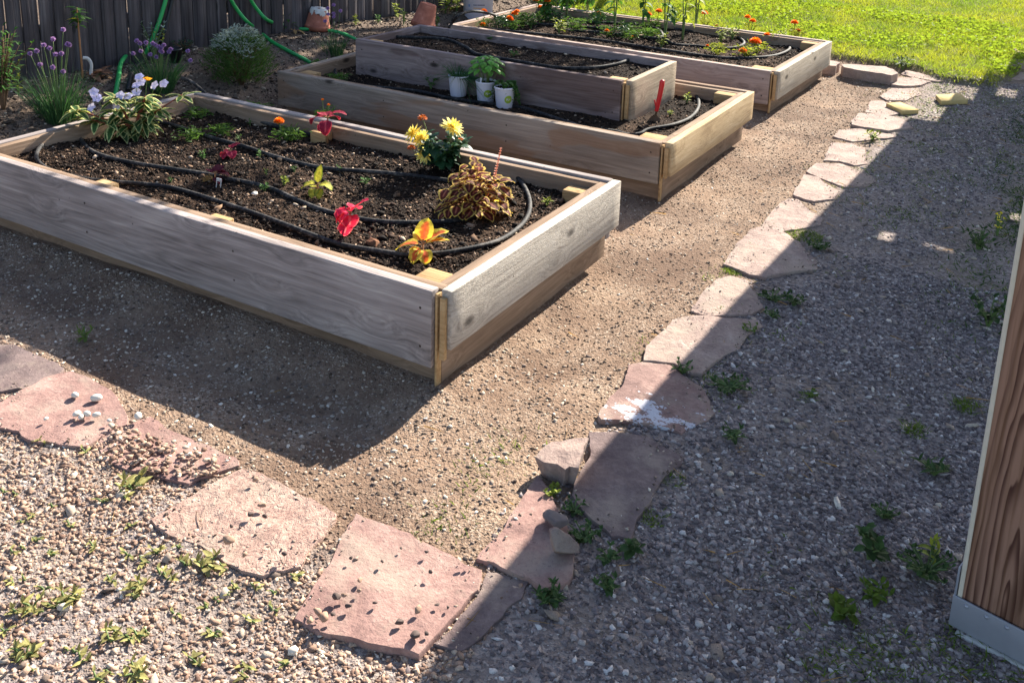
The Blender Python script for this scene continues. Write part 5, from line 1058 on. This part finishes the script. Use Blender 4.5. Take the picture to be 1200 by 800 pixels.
# pavers, weeds and grass -------------------------------------------
YP = plain('yellow_paver', (178, 156, 108), .95, .1, .3, 35, .7)
def prism(name, label, cat, uv, h, mat, lift=.0):
    pts = [at(u, v, h+lift) for u, v in uv]; c = sum(pts, Vector())/4; c.z = lift; bm = bmesh.new(); a = [bm.verts.new((q.x-c.x, q.y-c.y, 0)) for q in pts]; b = [bm.verts.new((q.x-c.x, q.y-c.y, h)) for q in pts]
    bm.faces.new(b); bm.faces.new(a[::-1])
    for i in range(4): bm.faces.new((a[i], a[(i+1) % 4], b[(i+1) % 4], b[i]))
    bmesh.ops.recalc_face_normals(bm, faces=bm.faces[:]); bmesh.ops.bevel(bm, geom=bm.edges[:], offset=.002, segments=1, affect='EDGES'); m = MB(); m.frombm(bm); return tag(m.build(name, mat, None, c), label, cat)
prism('paver', 'yellow paver lying tilted by the path stones, left of the other', 'paver', [(1038.5, 121), (1055, 119.5), (1077, 128.5), (1057, 130)], .028, YP, .0)
prism('paver', 'yellow paver lying by itself in the mossy grass', 'paver', [(1096.5, 111), (1126, 109.5), (1134.5, 117.5), (1103, 118.5)], .028, YP, .0)

LW = [(52, 520, 1.2), (100, 530, 1), (155, 572, 2.2), (145, 582, 1.3), (120, 588, 1.1), (82, 617, 1), (110, 642, 1.2), (60, 650, 1), (150, 650, 1.1), (184, 648, 1.3), (218, 662, 1.3), (240, 664, 1.8), (195, 678, 1.3), (165, 690, 1.5), (20, 718, 1.3), (38, 712, 1.5), (77, 706, 1.7), (62, 712, 1.1), (92, 700, 1), (95, 775, 1.4), (128, 752, 1.4), (136, 740, 1.3), (30, 768, 1.7), (152, 748, 1.1), (232, 778, 1.4), (160, 790, 1.6), (112, 795, 1.1), (292, 728, 1.1), (345, 676, 1.1), (262, 668, 1), (5, 740, 1), (52, 690, .9), (172, 742, 1), (205, 720, .9), (320, 715, .9), (250, 745, 1), (14, 648, 1), (35, 606, .9), (300, 690, 1)]
R_w = random.Random(77)
for _ in range(42):
    u, v = R_w.uniform(-5, 340), R_w.uniform(575, 800)
    if v > 600+(u-150)*.45: LW.append((u, v, R_w.uniform(.55, 1.15)))
for i, (u, v, s_) in enumerate(LW):
    leafy('weed', 'yellow-green weed seedling sprouting from the sunlit pink gravel', 'weed', atg(u, v), .009*s_, .019*s_, 2 if s_ < 1.5 else 4, 2, .022*s_, .0088*s_, L_weed, S_green, .35, .3, s_ > 1.15, 'weed seedlings in the sunlit gravel', seed=200+i)
RW = [(855, 455, .03, .09, 24, .03, .02, L_wg, 'largest green weed patch by the path, beside the paint-splashed slab'), (800, 438, .04, .04, 8, .03, .016, L_wg, 'small weed at the corner of the cracked slab above the paint splashes'), (685, 632, .03, .05, 13, .028, .018, L_wg, 'leafy weeds filling the joint beside the long pink slab'), (672, 600, .03, .04, 9, .024, .016, L_wg, 'weed growing in the slab joint below the pointed rock'), (648, 582, .03, .03, 6, .03, .02, L_lime, 'sunlit pair of weed leaves under the pointed rock'), (645, 705, .03, .04, 14, .042, .015, L_wg, 'rosette weed at the corner of the sunken brown slab'), (712, 655, .02, .04, 6, .036, .02, L_wg, 'broad-leaved weed in gravel right of the slab joint'), (742, 648, .03, .03, 5, .045, .03, L_wg, 'two-leaved weed in shaded gravel below the large smooth slab'), (710, 690, .03, .03, 6, .04, .02, L_wg, 'small weed in the shaded gravel near the rosette'), (1018, 655, .09, .04, 6, .06, .042, L_wg, 'tall leafy weed left of the porch post'), (1084, 676, .06, .08, 26, .03, .016, L_wg, 'dense low weed clump at the foot of the porch post'), (1092, 660, .07, .02, 3, .05, .02, L_lime, 'lime sprig above the low clump by the post'), (1094, 556, .04, .05, 7, .06, .02, L_wg, 'leafy weed in mid-gravel above the porch post base'), (1035, 606, .03, .04, 10, .025, .016, L_wg, 'dark low weed in the middle of the shaded gravel'), (988, 722, .03, .04, 4, .06, .04, L_moss, 'pale flat-leaved weed near the bottom edge'), (1158, 382, .12, .08, 10, .06, .04, L_wg, 'leafy weed beside the middle of the porch post'), (1146, 292, .1, .07, 10, .05, .03, L_wg, 'weed clump next to the sunlit patch by the post'), (1168, 276, .12, .03, 4, .03, .025, leafmat('yellow_flower_petal', (232, 216, 60), trans=.4), 'yellow flowers in the sunlit patch by the post'), (960, 292, .03, .07, 16, .035, .024, L_wg, 'green weed patch beside the wide grey-pink slab'), (905, 352, .03, .07, 14, .032, .022, L_wg, 'weed patch right of the second slab above the paint'), (930, 358, .04, .05, 8, .045, .028, L_wg, 'broad weed at the right of the weed patch in mid-path'), (860, 515, .03, .05, 8, .04, .016, L_wg, 'thin weed in the gravel below the paint flecks'), (950, 465, .02, .03, 7, .02, .012, L_moss, 'tiny weed in the middle of the shaded path'), (1022, 165, .07, .05, 8, .06, .024, L_lime, 'bright upright weed growing between two far slabs'), (1058, 78, .12, .08, 10, .07, .03, L_wg, 'dark leafy weed standing at the lawn edge behind the curb'), (905, 372, .03, .04, 7, .03, .016, L_wg, 'low weed left of the broad weed in mid-path'), (880, 388, .02, .04, 7, .03, .012, L_moss, 'mossy weed below the cracked slab end'), (100, 400, .06, .03, 8, .04, .008, L_moss, 'grassy weed in the shaded dirt before the nearest bed'), (1022, 700, .03, .05, 8, .045, .02, L_moss, 'yellowish weed below the tall leafy weed')]
for i, (u, v, h, sp, ns, L, W, mt, lab) in enumerate(RW):
    leafy('weed', lab, 'weed', atg(u, v), h*.8, sp*.85, ns, 2, L*.8, W*.8, mt, S_green, .6, .35, True, seed=300+i)
def tuft(u, v, r, n, h, lab, mt=L_moss, name='grass_tuft'):
    p = atg(u, v); R2 = np.random.default_rng(int(u*7+v)); a = R2.uniform(0, 6.28, n); q = r*np.sqrt(R2.random(n)); P_ = np.stack([q*np.cos(a), q*np.sin(a), np.zeros(n)], 1); P_[:, 2] = ground_z(P_[:, 0]+p.x, P_[:, 1]+p.y)-p.z-.004
    m = MB(); m.blades(P_, np.stack([R2.normal(0, .5, n), R2.normal(0, .5, n), np.ones(n)], 1), R2.uniform(.5, 1, n)*h, R2.uniform(.0022, .004, n), .6, seg=3); tag(m.build(name, mt, None, p), lab, 'grass')
for u, v, r, n, h, lab in [(1072, 506, .035, 90, .05, 'bright grass tuft in the shaded path left of the post'), (1132, 478, .04, 100, .05, 'grass tuft near the left edge of the post'), (945, 465, .03, 50, .025, 'tiny grass tuft in the middle of the gravel path'), (762, 606, .035, 70, .035, 'grass tuft at the lower corner of the large smooth slab'), (790, 562, .03, 60, .03, 'mossy tuft right of the large smooth slab'), (945, 278, .07, 200, .05, 'dark grass tuft beside the chunky pitted slab'), (860, 318, .04, 110, .035, 'lime moss tuft in the joint left of the shadow edge'), (848, 366, .035, 90, .03, 'moss tuft above the cracked slab'), (900, 266, .03, 80, .03, 'mossy tuft between the chunky slab and the slab before it'), (1000, 800, .09, 160, .04, 'worn grass patch at the bottom edge by the post'), (1160, 770, .1, 260, .04, 'mossy grass in front of the concrete footing'), (1060, 770, .1, 160, .035, 'sparse grass patch at the bottom right'), (790, 405, .03, 40, .02, 'small grass tuft beside the shadow edge on the slabs')]: tuft(u, v, r, n, h, lab)

def grass(name, P, L0, L1, mat, wid=(.002, .0045), lean=.5, seg=3, zf=ground_z, bend=.6):
    n = len(P); m = MB(); m.blades(np.column_stack([P, zf(P[:, 0], P[:, 1])-.004]), np.stack([rng.normal(0, lean, n), rng.normal(0, lean, n), np.ones(n)], 1), rng.uniform(L0, L1, n), rng.uniform(*wid, n), rng.uniform(.1, bend, n), seg=seg)
    return kind(m.build(name, mat), 'stuff')
Ps = np.concatenate([scatter(260, .4, 1.7, -1.3, 5.3, lambda x, y: .8+0*x), scatter(160, -2.3, .5, -1.3, 5.0, lambda x, y: (~in_beds(x, y, .02))*.8)])
m = MB(); n_s = len(Ps); m.blades(np.column_stack([Ps, ground_z(Ps[:, 0], Ps[:, 1])+.007]), np.stack([rng.normal(0, 1, n_s), rng.normal(0, 1, n_s), rng.normal(.03, .05, n_s)], 1), rng.uniform(.02, .075, n_s), rng.uniform(.0015, .004, n_s), .05, seg=3); kind(m.build('dry_straw', L_dry), 'stuff')
nb = lambda x, y: (~in_beds(x, y, .01))
Pl = scatter(150000, -3.0, 2.2, 5.2, 11.5, lambda x, y: lawn_mask(x, y)*nb(x, y)*np.clip(1.15-.08*(y-5), .5, 1))
grass('lawn_grass', Pl, .03, .075, L_grass, (.0025, .0055), .45, 2)
Pc = scatter(16000, -3.0, 1.3, 5.3, 8.0, lambda x, y: lawn_mask(x, y)*nb(x, y)*sstep(-.2, .5, vnoise(x*1.7, y*1.7, 71)))
m = MB(); n = len(Pc); m.blades(np.column_stack([Pc, ground_z(Pc[:, 0], Pc[:, 1])+rng.uniform(.015, .05, n)]), np.stack([rng.normal(0, 1, n), rng.normal(0, 1, n), rng.uniform(0, .4, n)], 1), rng.uniform(.02, .032, n), rng.uniform(.014, .022, n), .3, seg=2); kind(m.build('clover', L_clover), 'stuff')
SP = [(.64, .5, .1, .16), (.7, .98, .08, .22), (.7, 1.75, .11, .22), (.42, .52, .05, .12), (.44, 1.22, .06, .1), (.5, 1.62, .05, .1), (.62, 2.75, .08, .25), (.3, -.25, .07, .14), (.34, -.5, .06, .08), (1.28, -.35, .18, .2), (.75, 4.55, .3, .5), (.62, 3.3, .12, .25), (.64, 5.1, .3, .3), (.56, 2.35, .1, .2), (.92, 3.4, .18, .7), (1.35, 2.5, .18, 1.2), (1.25, 3.8, .16, .8), (.7, 1.35, .14, .3), (.5, 2.85, .1, .3), (1.3, -.3, .2, .2), (1.05, 5.05, .16, .35), (.9, 2.3, .15, .3)]
def moss_keep(x, y):
    k = 0
    for cx, cy, sx, sy in SP: k = np.maximum(k, np.exp(-((x-cx)/sx)**2-((y-cy)/sy)**2))
    return k*.9*sstep(-.3, .3, vnoise(x*6, y*6, 77))
grass('moss', scatter(60000, .2, 1.7, -.9, 5.5, moss_keep), .01, .034, L_moss, (.002, .0045), .8, 2)
grass('ground_cover', scatter(26000, .9, 1.75, 1.2, 5.3, lambda x, y: .8*np.maximum(np.exp(-((x-1.38)/.2)**2-((y-2.6)/.9)**2), np.maximum(.8*np.exp(-((x-1.3)/.16)**2-((y-4.1)/.8)**2), .7*np.exp(-((x-1.42)/.1)**2-((y-1.5)/.4)**2)))*sstep(-.35, .25, vnoise(x*5, y*5, 78))), .012, .04, L_wg, (.003, .008), .9, 2)
grass('moss', scatter(16000, -2.2, .2, -1.45, -.62, lambda x, y: .3*path_mask(x, y)*sstep(.1, .5, vnoise(x*4, y*4, 79))), .005, .014, leafmat('yellow_moss', (150, 148, 84), trans=.3), (.002, .004), .9, 2)
